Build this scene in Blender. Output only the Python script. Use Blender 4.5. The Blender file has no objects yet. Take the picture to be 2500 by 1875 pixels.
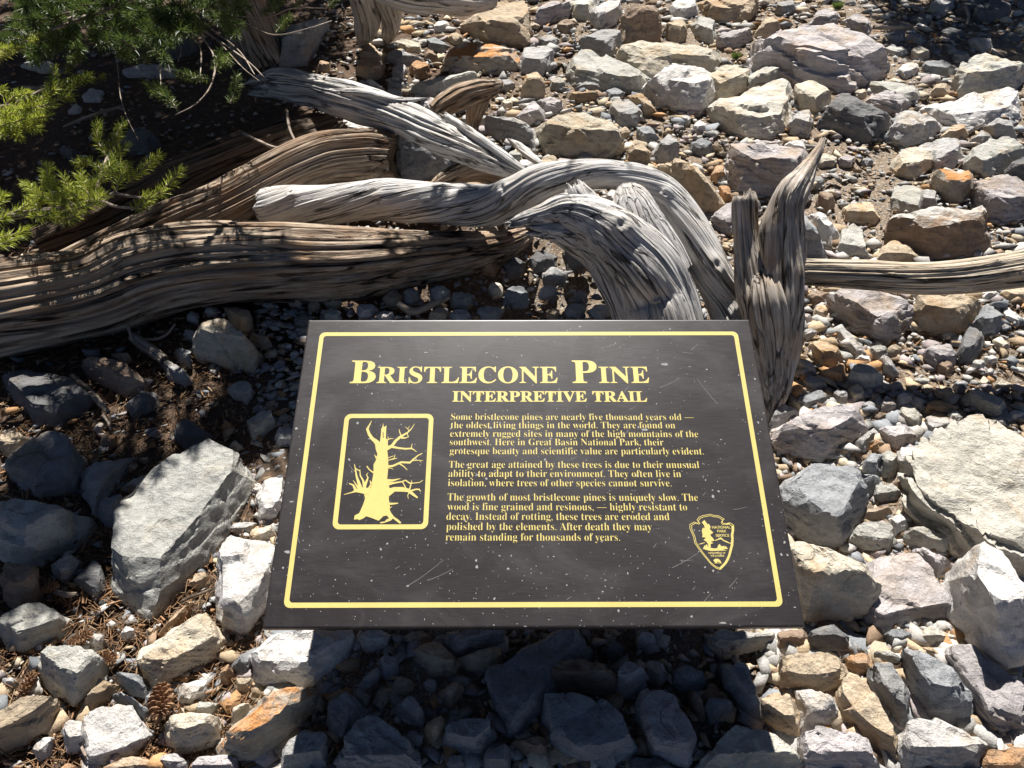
import bpy, bmesh, math, random
import numpy as np
from mathutils import Vector, geometry

# ------------------------------------------------------------------ camera, sky, sun, exposure
SC = bpy.context.scene
COL = SC.collection
PITCH, SLOPE, CAMH, F = math.radians(36.0), math.tan(math.radians(12.0)), 1.55, 1734.0
SUN_AZ, SUN_EL = math.radians(1.0), math.radians(62.0)      # azimuth measured from straight ahead towards the left
cam = bpy.data.objects.new('camera', bpy.data.cameras.new('camera'))
COL.objects.link(cam)
cam.location = (0, 0, CAMH)
cam.rotation_euler = (math.pi/2 - PITCH, 0, 0)
cam.data.sensor_fit = 'HORIZONTAL'
cam.data.sensor_width = 36.0
cam.data.lens = 36.0 * F / 2500.0
cam.data.clip_start = 0.02
cam.data.clip_end = 500
SC.camera = cam

world = bpy.data.worlds.new('World')
SC.world = world
world.use_nodes = True
wn = world.node_tree
sky = wn.nodes.new('ShaderNodeTexSky')
sky.sky_type = 'NISHITA'
sky.sun_disc = False
sky.sun_elevation = SUN_EL
sky.sun_rotation = -SUN_AZ
sky.altitude = 3000
sky.air_density = 0.3
sky.dust_density = 1.0
wn.links.new(sky.outputs[0], wn.nodes['Background'].inputs[0])
wn.nodes['Background'].inputs[1].default_value = 0.055
sl = bpy.data.lights.new('sun', 'SUN')
sl.energy = 5.0
sl.angle = math.radians(0.53)
sl.color = (1.0, 0.97, 0.925)
so = bpy.data.objects.new('sun', sl)
COL.objects.link(so)
SUN = Vector((-math.sin(SUN_AZ)*math.cos(SUN_EL), math.cos(SUN_AZ)*math.cos(SUN_EL), math.sin(SUN_EL)))
so.rotation_euler = SUN.to_track_quat('Z', 'Y').to_euler()
so.location = (0, 3, 6)
SC.view_settings.view_transform = 'Standard'
SC.view_settings.look = 'None'
SC.view_settings.exposure = 1.1
SC.view_settings.gamma = 1.0
SC.render.film_transparent = False
SC.cycles.max_bounces = 6

# ------------------------------------------------------------------ measuring: photo pixel (2500 x 1875) -> point in the place
CP, SP = math.cos(PITCH), math.sin(PITCH)
RIGHT, UP, FWD = np.array([1., 0, 0]), np.array([0, SP, CP]), np.array([0, CP, -SP])
CAM = np.array([0, 0, CAMH])
ZONES = {0: (0, 0, .8848), 1: (0, 0, 2.4578), 2: (800, 0, 2.4578), 3: (1600, 0, 2.4578), 4: (1600, 600, 2.4578),
         5: (0, 600, 2.4578), 6: (0, 1200, 2.4578), 7: (800, 1200, 2.4578), 8: (1600, 1200, 2.4578)}

def px(zone, x, y):
    ox, oy, s = ZONES[zone]
    return ox + x/s, oy + y/s

def ray(x, y):
    return FWD + RIGHT*((x-1250)/F) + UP*((937.5-y)/F)

def ground_z(y):
    return SLOPE*y

def at(x, y, h=0.0):                         # on the slope, h above it
    d = ray(x, y)
    t = (CAMH - h) / (SLOPE*d[1] - d[2])
    return CAM + t*d

def at_y(x, y, Y):
    d = ray(x, y)
    return CAM + d*(Y/d[1])

def project(P):
    d = np.asarray(P) - CAM
    z = d@FWD
    return 1250 + F*(d@RIGHT)/z, 937.5 - F*(d@UP)/z

def depth(P):
    return (np.asarray(P)-CAM)@FWD

# ------------------------------------------------------------------ noise on arrays
def _hash(i, j, k, seed):
    h = (i.astype(np.uint32)*np.uint32(374761393) + j.astype(np.uint32)*np.uint32(668265263)
         + k.astype(np.uint32)*np.uint32(2147483647) + np.uint32(seed)*np.uint32(974634777))
    h = (h ^ (h >> np.uint32(13)))*np.uint32(1274126177)
    h = (h ^ (h >> np.uint32(16)))*np.uint32(2246822519)
    return ((h ^ (h >> np.uint32(15))) & np.uint32(0xffff)).astype(np.float64)/32767.5 - 1.0

def vnoise(P, seed=0):
    P = np.asarray(P, float)
    I = np.floor(P).astype(np.int64)
    f = P - I
    u = f*f*f*(f*(f*6-15)+10)
    I = I & 0xffffffff
    r = 0
    for a in (0, 1):
        wa = u[:, 0] if a else 1-u[:, 0]
        for b in (0, 1):
            wb = u[:, 1] if b else 1-u[:, 1]
            for c in (0, 1):
                wc = u[:, 2] if c else 1-u[:, 2]
                r = r + wa*wb*wc*_hash((I[:, 0]+a) & 0xffffffff, (I[:, 1]+b) & 0xffffffff, (I[:, 2]+c) & 0xffffffff, seed)
    return r

def fbm(P, octaves=4, seed=0, gain=.5):
    a, s, r = 1.0, 1.0, 0
    P = np.asarray(P, float)
    for o in range(octaves):
        r = r + a*vnoise(P*s, seed+o*17)
        a *= gain
        s *= 2.03
    return r

# ------------------------------------------------------------------ objects
def mesh_obj(name, V, Fc, mat=None, parent=None, smooth=True, sharp=None):
    me = bpy.data.meshes.new(name)
    V = np.asarray(V, np.float32)
    if isinstance(Fc, np.ndarray):
        n = Fc.shape[1]
        me.vertices.add(len(V))
        me.vertices.foreach_set('co', V.ravel())
        me.loops.add(Fc.size)
        me.loops.foreach_set('vertex_index', Fc.astype(np.int32).ravel())
        me.polygons.add(len(Fc))
        me.polygons.foreach_set('loop_start', np.arange(0, Fc.size, n, dtype=np.int32))
        me.update(calc_edges=True)
    else:
        me.from_pydata([tuple(v) for v in V], [], Fc)
        me.update()
    if smooth:
        me.polygons.foreach_set('use_smooth', np.ones(len(me.polygons), bool))
        if sharp:
            me.set_sharp_from_angle(angle=sharp)
    if mat:
        me.materials.append(mat)
    o = bpy.data.objects.new(name, me)
    COL.objects.link(o)
    if parent:
        o.parent = parent
    return o

def tag(o, label=None, cat=None, group=None, kind=None):
    if label: o['label'] = label
    if cat: o['category'] = cat
    if group: o['group'] = group
    if kind: o['kind'] = kind
    return o

def empty(name, loc=(0, 0, 0)):
    o = bpy.data.objects.new(name, None)
    o.empty_display_size = .1
    COL.objects.link(o)
    o.location = loc
    return o

def recenter(V, base):
    return np.asarray(V) - np.asarray(base)

_ICO = {}
def ico(n):
    if n not in _ICO:
        bm = bmesh.new()
        bmesh.ops.create_icosphere(bm, subdivisions=n, radius=1)
        bm.verts.ensure_lookup_table()
        V = np.array([v.co[:] for v in bm.verts])
        Fc = np.array([[v.index for v in f.verts] for f in bm.faces])
        bm.free()
        _ICO[n] = (V/np.linalg.norm(V, axis=1)[:, None], Fc)
    return _ICO[n]

# ------------------------------------------------------------------ materials
class NT:
    def __init__(self, name):
        self.m = bpy.data.materials.new(name)
        self.m.use_nodes = True
        self.t = self.m.node_tree
        self.b = self.t.nodes['Principled BSDF']
    def n(self, typ, ins=None, **kw):
        nd = self.t.nodes.new('ShaderNode'+typ)
        for k, v in kw.items():
            setattr(nd, k, v)
        for k, v in (ins or {}).items():
            self.put(nd.inputs[k], v)
        return nd
    def put(self, sock, v):
        if isinstance(v, bpy.types.NodeSocket):
            self.t.links.new(v, sock)
        elif isinstance(v, bpy.types.Node):
            self.t.links.new(v.outputs[0], sock)
        else:
            if isinstance(v, tuple) and len(v) == 3 and sock.type == 'RGBA':
                v = v + (1,)
            sock.default_value = v
    def noise(self, vec, scale, detail=5, rough=.55, dist=0):
        return self.n('TexNoise', {'Vector': vec, 'Scale': scale, 'Detail': detail, 'Roughness': rough, 'Distortion': dist}).outputs[0]
    def remap(self, v, a, b, c=0.0, d=1.0):
        return self.n('MapRange', {0: v, 1: a, 2: b, 3: c, 4: d}, clamp=True).outputs[0]
    def math(self, op, a, b=0.0):
        return self.n('Math', {0: a, 1: b}, operation=op).outputs[0]
    def mix(self, fac, a, b, mode='MIX'):
        nd = self.n('Mix', None, data_type='RGBA', blend_type=mode)
        self.put(nd.inputs[0], fac)
        self.put(nd.inputs[6], a)
        self.put(nd.inputs[7], b)
        return nd.outputs[2]
    def scale_col(self, col, v):
        nd = self.n('VectorMath', {0: col, 'Scale': v}, operation='SCALE')
        return nd.outputs[0]
    def bump(self, h, strength, dist, prev=None):
        nd = self.n('Bump', {'Height': h, 'Strength': strength, 'Distance': dist})
        if prev is not None:
            self.put(nd.inputs['Normal'], prev)
        return nd.outputs[0]
    def out(self, col, rough=.85, normal=None, spec=.3):
        self.put(self.b.inputs['Base Color'], col)
        self.put(self.b.inputs['Roughness'], rough)
        self.b.inputs['Specular IOR Level'].default_value = spec
        if normal is not None:
            self.put(self.b.inputs['Normal'], normal)
        return self.m

def rock_material(name, base, stain, amount=.5, speck=.25, strata=0.0, stain_or_sun_up=False):
    k = NT(name)
    tc = k.n('TexCoord').outputs['Object']
    rnd = k.n('ObjectInfo').outputs['Random']
    off = k.n('CombineXYZ', {0: k.math('MULTIPLY', rnd, 31.0), 1: k.math('MULTIPLY', rnd, 17.0), 2: k.math('MULTIPLY', rnd, 53.0)})
    vec = k.n('VectorMath', {0: tc, 1: off}, operation='ADD').outputs[0]
    big = k.noise(vec, 7, 6, .62, .6)
    mid = k.noise(vec, 38, 7, .62)
    fine = k.noise(vec, 260, 4, .7)
    rot = k.n('Mapping', {'Vector': vec, 'Rotation': (.5, .35, .2), 'Scale': (5, 9, 75)})
    lay = k.noise(rot.outputs[0], 1.0, 5, .6, .3)
    c = k.mix(k.remap(big, .62-.24*amount, .78-.2*amount), base, stain)
    if stain_or_sun_up:
        nz = k.n('SeparateXYZ', {0: k.n('NewGeometry').outputs['Normal']}).outputs[2]
        up = k.math('MULTIPLY', k.remap(nz, .45, .85), k.remap(big, .38, .5))
        c = k.mix(up, c, stain_or_sun_up)
    c = k.mix(k.remap(mid, .55, .75, 0, .35), c, (base[0]*.45, base[1]*.45, base[2]*.47))
    val = k.math('MULTIPLY', k.remap(mid, .25, .75, 1-speck, 1+speck), k.remap(fine, .3, .7, 1-speck*.8, 1+speck*.8))
    val = k.math('MULTIPLY', val, k.remap(rnd, 0, 1, .82, 1.14))
    val = k.math('MULTIPLY', val, k.remap(lay, .3, .7, .86-.2*strata, 1.1+.1*strata))
    cr = k.n('TexVoronoi', {'Vector': k.n('VectorMath', {0: vec, 1: k.n('VectorMath', {0: k.n('TexNoise', {'Vector': vec, 'Scale': 9.0, 'Detail': 3.0}).outputs[1], 'Scale': .12}, operation='SCALE').outputs[0]}, operation='ADD').outputs[0], 'Scale': 5.5}, feature='DISTANCE_TO_EDGE').outputs[0]
    crack = k.math('MULTIPLY', k.remap(cr, .0, .012, 1, 0), k.remap(k.noise(vec, 4.0, 3), .57, .66))
    val = k.math('MULTIPLY', val, k.remap(crack, 0, 1, 1, .6))
    c = k.scale_col(c, val)
    n1 = k.bump(mid, .8, .017)
    n2 = k.bump(fine, .7, .0032, n1)
    n3 = k.bump(lay, .35+.5*strata, .01, n2)
    n4 = k.bump(k.math('SUBTRACT', 1.0, crack), .6, .004, n3)
    return k.out(c, .88, n4, .25)
# ------------------------------------------------------------------ rocks
ROCK = {
 'w': rock_material('white_quartzite', (.53, .505, .475), (.42, .35, .27), .4),
 'g': rock_material('grey_quartzite', (.34, .33, .315), (.33, .275, .215), .4),
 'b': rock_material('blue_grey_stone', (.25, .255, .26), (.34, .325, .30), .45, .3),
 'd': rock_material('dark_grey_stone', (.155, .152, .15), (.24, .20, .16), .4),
 'n': rock_material('greenish_grey_stone', (.395, .385, .345), (.44, .37, .27), .45),
 't': rock_material('tan_stone', (.43, .345, .245), (.37, .24, .13), .5),
 'o': rock_material('rusty_orange_stone', (.43, .25, .13), (.42, .34, .25), .6),
 'r': rock_material('brown_stone', (.265, .19, .135), (.36, .29, .22), .5),
 'p': rock_material('mauve_grey_stone', (.415, .38, .37), (.38, .30, .235), .5, .25, .7),
 'c': rock_material('cream_stone', (.52, .465, .37), (.44, .32, .19), .45),
 'O': rock_material('pale_stone_with_rusty_top', (.42, .38, .31), (.36, .28, .19), .4, .25, 0, (.46, .21, .07)),
 'W': rock_material('brown_stone_with_sunlit_top', (.27, .19, .13), (.21, .14, .10), .5, .25, .4, (.54, .51, .46)),  # paler upper faces are sunlight put into the colour, browner front is shade
 'S': rock_material('pale_green_grey_quartzite', (.47, .44, .375), (.45, .36, .25), .5, .22, .5),
}
ROCK['G'] = rock_material('dimmed_green_grey_quartzite', (.30, .295, .27), (.34, .31, .25), .3, .25)  # darker copy of the pale quartzite: grazing sun put into the colour
COLWORD = {'w': 'white', 'g': 'grey', 'b': 'blue-grey', 'd': 'dark grey', 'n': 'greenish grey', 't': 'tan', 'o': 'rusty orange',
           'r': 'brown', 'p': 'mauve-grey', 'c': 'cream', 'O': 'rusty-topped', 'W': 'sunlit-topped brown', 'S': 'pale green-grey'}

def hull_planes(P):
    bm = bmesh.new()
    for p in P:
        bm.verts.new(p)
    bmesh.ops.convex_hull(bm, input=bm.verts)
    seen = {}
    bm.normal_update()
    for f in bm.faces:
        n = f.normal
        if n.length < .5:
            continue
        d = n.dot(f.verts[0].co)
        key = (round(n.x, 1), round(n.y, 1), round(n.z, 1))
        if key not in seen or seen[key][1] < d:
            seen[key] = (tuple(n), d)
    hv = np.array([v.co[:] for v in bm.verts if v.link_faces])
    bm.free()
    N = np.array([s[0] for s in seen.values()])
    D = np.array([s[1] for s in seen.values()])
    D = np.maximum(D, (hv@N.T).max(0))
    return N, D, hv

def rock_mesh(P, rng, sub, soft=22, rough=1.0, chips=7, strata=0.0):
    """angular stone inside the convex hull of the points P"""
    P = np.asarray(P, float)
    N, D, hv = hull_planes(P)
    lo, hi = hv.min(0), hv.max(0)
    c = (lo+hi)/2*.5 + hv.mean(0)*.5
    size = float(np.prod(np.maximum(hi-lo, 1e-4))**(1/3))
    for _ in range(chips):
        n = rng.normal(size=3)
        n /= np.linalg.norm(n)
        if n[2] < -.3: n[2] = -n[2]
        d = (hv@n).max()
        span = d-(hv@n).min()
        N = np.vstack([N, n])
        D = np.append(D, d-span*rng.uniform(.005, .05))
    for _ in range(max(2, chips-1)):                          # broken-off corners
        v = hv[rng.randint(len(hv))]
        n = (v-c)/np.linalg.norm(v-c) + rng.normal(size=3)*.3
        n /= np.linalg.norm(n)
        d = (hv@n).max()
        N = np.vstack([N, n])
        D = np.append(D, d-(d-(hv@n).min())*rng.uniform(.02, .09))
    Dc = np.maximum(D - N@c, size*.03)
    U, Fc = ico(sub)
    cov = np.cov((hv-c).T)
    w, E = np.linalg.eigh(cov)
    M = E*np.sqrt(np.maximum(w, w.max()*.02))
    V = U@M.T
    q = np.maximum(V@N.T, 0)/Dc
    r = 1/np.power(np.sum(np.power(q/q.max(1)[:, None], soft), 1), 1/soft)/q.max(1)
    X = V*r[:, None]*1.03
    # pull the vertices that lie next to an edge onto it, so that the facets break cleanly
    step = size*math.sqrt(12.6/len(U))*.62
    qs = np.maximum(X@N.T, 0)/Dc
    i1 = qs.argmax(1)
    q2 = qs.copy()
    q2[np.arange(len(X)), i1] = -1
    i2 = q2.argmax(1)
    n1, n2 = N[i1], N[i2]
    m = n2 - n1*(n1*n2).sum(1)[:, None]
    mm = (m*n2).sum(1)
    gap = Dc[i2]*1.03 - (X*n2).sum(1)
    dl = m*(gap/np.maximum(mm, 1e-6))[:, None]
    near = (np.linalg.norm(dl, axis=1) < step) & (mm > .03)
    X = X + dl*near[:, None]
    nrm = X/np.linalg.norm(X, axis=1)[:, None]
    best = np.argmax(q, 1)
    nrm = nrm*.5 + N[best]*.5
    so = rng.uniform(0, 100, 3)
    h = fbm(X/size*1.6+so, 3, 1)*.010 + fbm(X/size*5+so, 3, 5)*.011
    # broken ledges: patches with their own small tilt
    k = 26
    seeds = X[rng.randint(0, len(X), k)]
    tilt = rng.normal(size=(k, 3))*.16
    Xw = X + np.stack([fbm(X/size*4+so+i*9, 2, 31+i) for i in range(3)], 1)*size*.09
    d2 = ((Xw[:, None, :]-seeds[None])**2).sum(2)
    wt = np.exp(-(d2-d2.min(1)[:, None])/(size*size*(.010 if sub > 4 else .02)))
    pl = np.clip(((X[:, None, :]-seeds[None])*tilt[None]).sum(2)/size, -.05, .05)
    h = h + (wt*pl).sum(1)/wt.sum(1)
    if strata:
        ax = np.array([.35, .25, .9]) + rng.normal(size=3)*.15
        s = X@ax/size*7 + fbm(X/size*2+so, 2, 77)*.8
        fr = s-np.floor(s)
        h = h + strata*.035*(np.minimum(fr*1.2, 1)-.5)
    fine = fbm(X/max(size, .06)*16+so, 3, 9)*.009
    X = X + nrm*((h*rough+fine*rough)*size)[:, None]
    return X + c, Fc

ROCKS = []           # records: dict(zone polygon in photo px, colour, ...)

def R(zone, col, k, pts, label=None, ref=None, **kw):
    q = [tuple(float(a) for a in p.split(',')) for p in pts.split()]
    ROCKS.append(dict(poly=[px(zone, *p) for p in q], col=col, k=k, label=label, ref=ref, kw=kw))

def low_y(poly, x):
    ys = []
    for (x0, y0), (x1, y1) in zip(poly, poly[1:]+poly[:1]):
        if min(x0, x1)-1e-6 <= x <= max(x0, x1)+1e-6:
            t = 0 if abs(x1-x0) < 1e-6 else (x-x0)/(x1-x0)
            ys += [y0+t*(y1-y0), y0, y1] if abs(x1-x0) < 1e-6 else [y0+t*(y1-y0)]
    return (min(ys), max(ys)) if ys else (0, 0)

def rock_points(poly, k, lean=.22):
    xs = [p[0] for p in poly]
    ys = [p[1] for p in poly]
    ext = max(ys)-min(ys)
    hp = max(k*ext, 3)
    xb, yb = max(poly, key=lambda p: p[1])
    B = at(xb, yb, 0)
    H = .03
    for _ in range(12):
        Q = at_y(xb, yb-hp, B[1]+lean*H)
        H = Q[2]-ground_z(Q[1])
    H = float(np.clip(H, .012, .6))
    P = []
    for x, y in poly:
        lo = low_y(poly, x)[1]
        t = min(1, max(0, (lo-y)/hp))
        p = at(x, y, H*t)
        P.append(p)
        if t < .3:
            P.append(p + np.array([0, .3*H, -.25*H-.012]))
        if t > .5:
            P.append(np.array([p[0], p[1]-.02, ground_z(p[1])-.015]))
    x0, x1 = min(xs), max(xs)
    for f in (.12, .35, .6, .85):
        x = x0+(x1-x0)*f
        t, b = low_y(poly, x)
        y = max(b-hp, t+.1*(b-t))
        P.append(at(x, y, H*min(1, (b-y)/hp)))
    return np.array(P), H

def area(poly):
    return abs(sum(a[0]*b[1]-b[0]*a[1] for a, b in zip(poly, poly[1:]+poly[:1])))/2

def build_rock(rec, i):
    rng = np.random.RandomState(1000+i)
    P, H = rock_points(rec['poly'], rec['k'], rec['kw'].get('lean', .22))
    A = area(rec['poly'])
    sub = 6 if A > 60000 else 5 if A > 6500 else 4 if A > 900 else 3
    kw = rec['kw']
    V, Fc = rock_mesh(P, rng, sub, soft=kw.get('soft', 160), rough=kw.get('rough', 1.0), chips=kw.get('chips', 6),
                      strata=kw.get('strata', 1.0 if rec['col'] == 'p' else .35))
    xy = V[:, :2].mean(0)
    base = np.array([xy[0], xy[1], ground_z(xy[1])])
    name = 'boulder' if A > 16000 else 'rock' if A > 1400 else 'stone'
    o = mesh_obj(name, recenter(V, base), Fc, ROCK[rec['col']], sharp=math.radians(26))
    o.location = base
    rec['obj'] = o
    return o
# upper middle of the slope
R(2,'t',.45,"780,175 900,90 1050,15 1180,-10 1200,60 1215,190 1200,270 960,255 850,215","largest tan boulder at the upper edge beside the bleached stump","large tan boulder near the stump",strata=.6)
R(2,'n',.6,"1430,10 1640,-20 1600,60 1580,130 1470,110")
R(2,'p',.6,"1240,160 1260,60 1300,15 1450,10 1450,100")
R(2,'w',.5,"1580,70 1650,10 1760,-10 1770,80 1740,140 1630,185 1580,150")
R(2,'r',.85,"1745,190 1750,110 1830,50 1950,30 1990,80 2005,160 1990,260 1780,270","upright dark brown block with its whole face in shade near the upper edge","upright dark brown block")
R(2,'t',.6,"2000,210 2040,140 2110,110 2165,150 2150,240 2090,265","rounded tan stone leaning against the upright dark brown block","rounded tan stone by the brown block")
R(2,'g',.5,"1500,255 1540,220 1690,165 1760,190 1765,280 1690,340 1520,300")
R(2,'O',.45,"680,380 740,300 760,275 830,245 960,255 1080,300 1160,340 1150,400 1000,430 870,410 740,420","flat pale rock with a bright rusty orange top below the large tan boulder","rusty-topped flat rock")
R(2,'g',.5,"1150,390 1180,270 1240,290 1340,290 1370,380 1290,450 1160,430","fractured grey block standing right beside the rusty-topped flat rock","fractured grey block")
R(2,'n',.35,"1430,430 1480,330 1530,295 1660,330 1800,400 1935,470 1890,550 1660,540 1560,480 1470,500","long greenish grey slab sloping down to the right with a brown left end","long greenish sloping slab")
R(2,'c',.5,"1705,300 1740,275 1900,255 2120,270 2310,290 2380,320 2350,420 2250,430 2000,400 1900,460 1790,390 1705,350","long cream slab with a dark overhanging underside near the upper edge","long cream slab with dark underside")
R(2,'w',.5,"1890,550 1960,420 2040,370 2190,400 2345,470 2310,600 2240,690 2000,640 1930,610","chunky white block with a split ridge in front of the long cream slab","chunky white split block")
R(2,'t',.7,"1160,540 1190,450 1260,425 1300,500 1300,580 1230,600 1150,590","pointed tan stone standing upright right of the curled dark root","pointed tan upright stone")
R(2,'t',.5,"165,440 200,350 300,350 340,390 330,450 260,480")
R(2,'t',.4,"190,320 250,250 330,330 345,365 200,355")
R(2,'g',.5,"340,340 400,290 540,340 560,365 420,390 350,360")
R(2,'c',.4,"380,260 440,235 570,260 580,320 480,310")
R(2,'o',.5,"490,420 520,360 620,390 620,440 530,470","small bright orange angular stone among grey stones above the bleached branch","small bright orange stone")
R(2,'w',.5,"385,450 395,395 460,390 480,430 450,480")
R(2,'n',.45,"480,540 560,490 700,460 910,420 925,480 800,520 640,580 500,585","long olive-grey slab lying just behind the broken bleached branch","long olive slab behind the branch")
R(2,'b',.5,"360,520 380,465 460,500 490,540 430,560")
R(2,'w',.5,"215,490 260,470 350,540 300,530")
R(2,'w',.5,"355,540 400,525 460,560 440,580 370,570")
R(2,'b',.5,"585,240 640,230 720,270 700,310 600,290")
R(2,'r',.5,"575,350 610,290 660,330 660,375")
R(2,'c',.62,"1255,790 1320,720 1420,675 1560,690 1680,700 1740,790 1785,890 1740,960 1600,960 1470,920 1300,920 1260,850","large cream boulder with a flat sunlit top just above the arching grey root","large flat-topped cream boulder")
R(2,'g',.6,"890,740 960,695 1080,710 1200,745 1255,790 1250,920 1180,880 1050,820 950,790","rough grey boulder leaning on the left side of the large flat-topped cream boulder","rough grey leaning boulder")
R(2,'p',.5,"1130,710 1230,605 1305,670 1290,720 1190,750")
R(2,'t',.7,"1440,590 1430,555 1620,545 1630,590 1520,600")
R(2,'g',.5,"1475,535 1560,480 1640,490 1645,540")
R(2,'p',.5,"1260,610 1330,580 1400,600 1410,650 1330,690 1290,660")
R(2,'g',.5,"1680,650 1720,590 1800,590 1890,680 1850,760 1750,760 1690,700")
R(2,'t',.5,"1770,580 1880,565 1920,590 1985,690 1900,680 1800,600")
R(2,'b',.4,"1664,540 1730,525 1790,560 1740,600 1690,600")
R(2,'t',.5,"1735,790 1790,755 1830,810 1760,835")
R(2,'b',.5,"1850,760 1930,755 1990,830 1900,860 1870,840")
R(2,'t',.6,"1790,920 1830,870 1890,860 1940,920 1920,990 1800,960")
R(2,'g',.6,"1940,920 1990,860 2050,800 2110,860 2110,950 2040,985 1950,960")
R(2,'b',.5,"1475,970 1540,900 1600,950 1600,970")
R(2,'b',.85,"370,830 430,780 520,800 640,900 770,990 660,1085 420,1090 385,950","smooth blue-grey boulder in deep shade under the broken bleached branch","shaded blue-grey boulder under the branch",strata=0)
R(2,'w',.4,"25,760 40,710 180,730 345,765 280,810 120,805","flat white rock lying under the left end of the broken bleached branch")
# upper right
R(3,'w',.5,"75,60 130,-10 240,-10 260,90 160,120 100,100")
R(3,'t',.55,"260,30 350,-20 600,-20 625,40 560,120 400,135 300,100","wide tan boulder cut by the upper edge right of the upright brown block","wide tan boulder cut by the upper edge")
R(3,'n',.5,"205,160 270,100 350,125 365,210 350,270 250,230")
R(3,'p',.5,"370,210 420,185 580,165 600,220 520,270 430,310 370,290")
R(3,'t',.6,"590,215 650,120 700,95 745,130 760,190 660,225")
R(3,'p',.55,"535,340 570,290 700,220 900,170 1100,150 1250,200 1300,260 1390,360 1405,430 1300,490 1160,560 1040,530 950,470 800,500 700,450 560,430","biggest purple-grey boulder with diagonal layers in the upper right","biggest layered purple boulder",strata=1.6)
R(3,'p',.5,"1110,130 1200,85 1270,110 1305,170 1270,220 1150,170")
R(3,'p',.5,"920,140 980,60 1060,50 1120,110 1060,150")
R(3,'S',.35,"310,660 420,590 560,540 720,490 790,480 825,610 800,780 700,820 520,810 420,770 330,700","broad pale green-grey boulder with a smooth sloping face below the big purple boulder","broad pale green-grey boulder",chips=3)
R(3,'d',.5,"960,750 1050,620 1130,560 1260,620 1425,710 1400,800 1300,860 1130,800","dark greenish boulder with a peaked top right of the broad pale boulder","dark peaked boulder")
R(3,'c',.5,"800,560 840,500 930,480 1050,550 1060,610 960,690 880,660 830,610","knobbly cream rock with an orange patch wedged below the big purple boulder","knobbly cream rock")
R(3,'c',.5,"320,440 430,385 560,420 550,540 430,590 330,600 290,520")
R(3,'n',.6,"555,470 640,410 750,400 765,470 700,520 560,540")
R(3,'w',.5,"790,750 850,680 920,650 945,740 920,820 810,790")
R(3,'w',.55,"1385,840 1450,700 1530,660 1700,720 1740,770 1620,850 1480,890","white wedge-shaped boulder touching the left end of the long white slab","white wedge boulder")
R(3,'w',.3,"1560,670 1700,640 1900,570 2110,535 2160,560 2212,640 2180,720 1960,740 1850,800 1740,745 1600,700","long bright white slab at the right edge of the slope","long bright white slab",strata=.6)
R(3,'n',.6,"1755,560 1790,470 1860,370 1960,330 2100,360 2230,400 2230,480 2150,550 1950,580 1770,570","tall grey-green boulder with a notched crest behind the long white slab","tall notched grey-green boulder")
R(3,'t',.5,"1700,830 1770,760 1850,740 1875,810 1790,840")
R(3,'w',.4,"1440,430 1500,380 1580,380 1585,430 1500,475")
R(3,'b',.5,"1590,400 1620,360 1750,370 1820,410 1780,455 1620,445")
R(3,'n',.4,"1270,490 1420,485 1560,510 1600,590 1490,640 1350,560 1280,540")
R(3,'p',.5,"1260,600 1350,555 1470,545 1540,620 1490,690 1300,660")
R(3,'t',.6,"1640,570 1690,500 1750,500 1755,570")
R(3,'c',.4,"1415,1000 1480,900 1570,880 1700,920 1660,1000 1560,1060 1430,1040","yellowish flat-faced rock resting against a rounded grey rock on the right","yellowish flat-faced rock")
R(3,'g',.5,"1570,880 1700,840 1830,840 1850,940 1780,1020 1670,1020 1690,910")
R(3,'n',.4,"1830,960 1880,900 2090,820 2230,880 2230,960 2100,990 1960,1070 1870,1010")
R(3,'g',.6,"1960,770 2070,700 2140,740 2170,850 2040,830")
R(3,'g',.5,"1895,840 1960,780 2030,830 1960,870")
R(3,'d',.6,"2100,1040 2140,970 2230,940 2230,1070 2110,1065")
R(3,'O',.6,"1670,1060 1700,1020 1880,1020 1920,1080 1890,1200 1790,1215 1700,1160","grey block with a flat orange lichen top near the right edge","orange-lichen-topped grey block")
R(3,'p',.5,"1900,1170 1930,1070 2100,1060 2230,1080 2260,1300 2100,1330 1960,1290","big pinkish grey boulder cut by the right edge above the weathered log","big pinkish boulder at the right edge",strata=.5)
R(3,'n',.3,"1420,1190 1440,1110 1600,1130 1600,1270 1560,1285 1420,1240")
R(3,'g',.5,"1600,1140 1680,1150 1690,1250 1600,1240")
R(3,'W',.68,"1400,1400 1420,1300 1560,1280 1700,1245 1960,1250 1985,1400 2020,1500 1900,1540 1640,1555 1560,1480 1410,1450","large brown-fronted boulder with a flat sunlit top just above the weathered log","large white-topped brown boulder",chips=3)
R(3,'t',.4,"1320,1570 1360,1480 1440,1435 1530,1490 1610,1570","tan pyramid-shaped rock directly behind the weathered log","tan pyramid rock")
R(3,'t',.5,"1125,1240 1200,1215 1290,1220 1345,1310 1320,1340 1140,1320")
R(3,'w',.5,"915,1290 990,1270 1060,1340 1115,1410 1050,1490 1000,1450")
R(3,'b',.7,"845,1280 900,1300 980,1400 1030,1530 990,1560 910,1550 900,1400")
R(3,'n',.3,"1095,1500 1120,1370 1200,1335 1240,1380 1280,1550 1120,1520")
R(3,'r',.6,"975,1220 985,1150 1060,1160 1080,1230 1030,1260")
R(3,'p',.7,"395,920 420,860 590,890 780,900 900,900 910,1000 900,1200 740,1200 620,1180 480,1180 430,1030","big mauve boulder with a brown shaded front behind the forked grey spike","big mauve boulder behind the spike",strata=.5,chips=3)
R(3,'p',.5,"590,890 610,840 740,850 750,880")
R(3,'w',.5,"770,890 790,845 890,845 905,920 850,910")
R(3,'o',.5,"330,1050 370,990 410,990 420,1060 370,1090")
R(3,'o',.5,"380,1110 440,1120 470,1200 420,1210 390,1170")
R(3,'o',.5,"330,970 400,955 410,990 340,1010")
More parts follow.
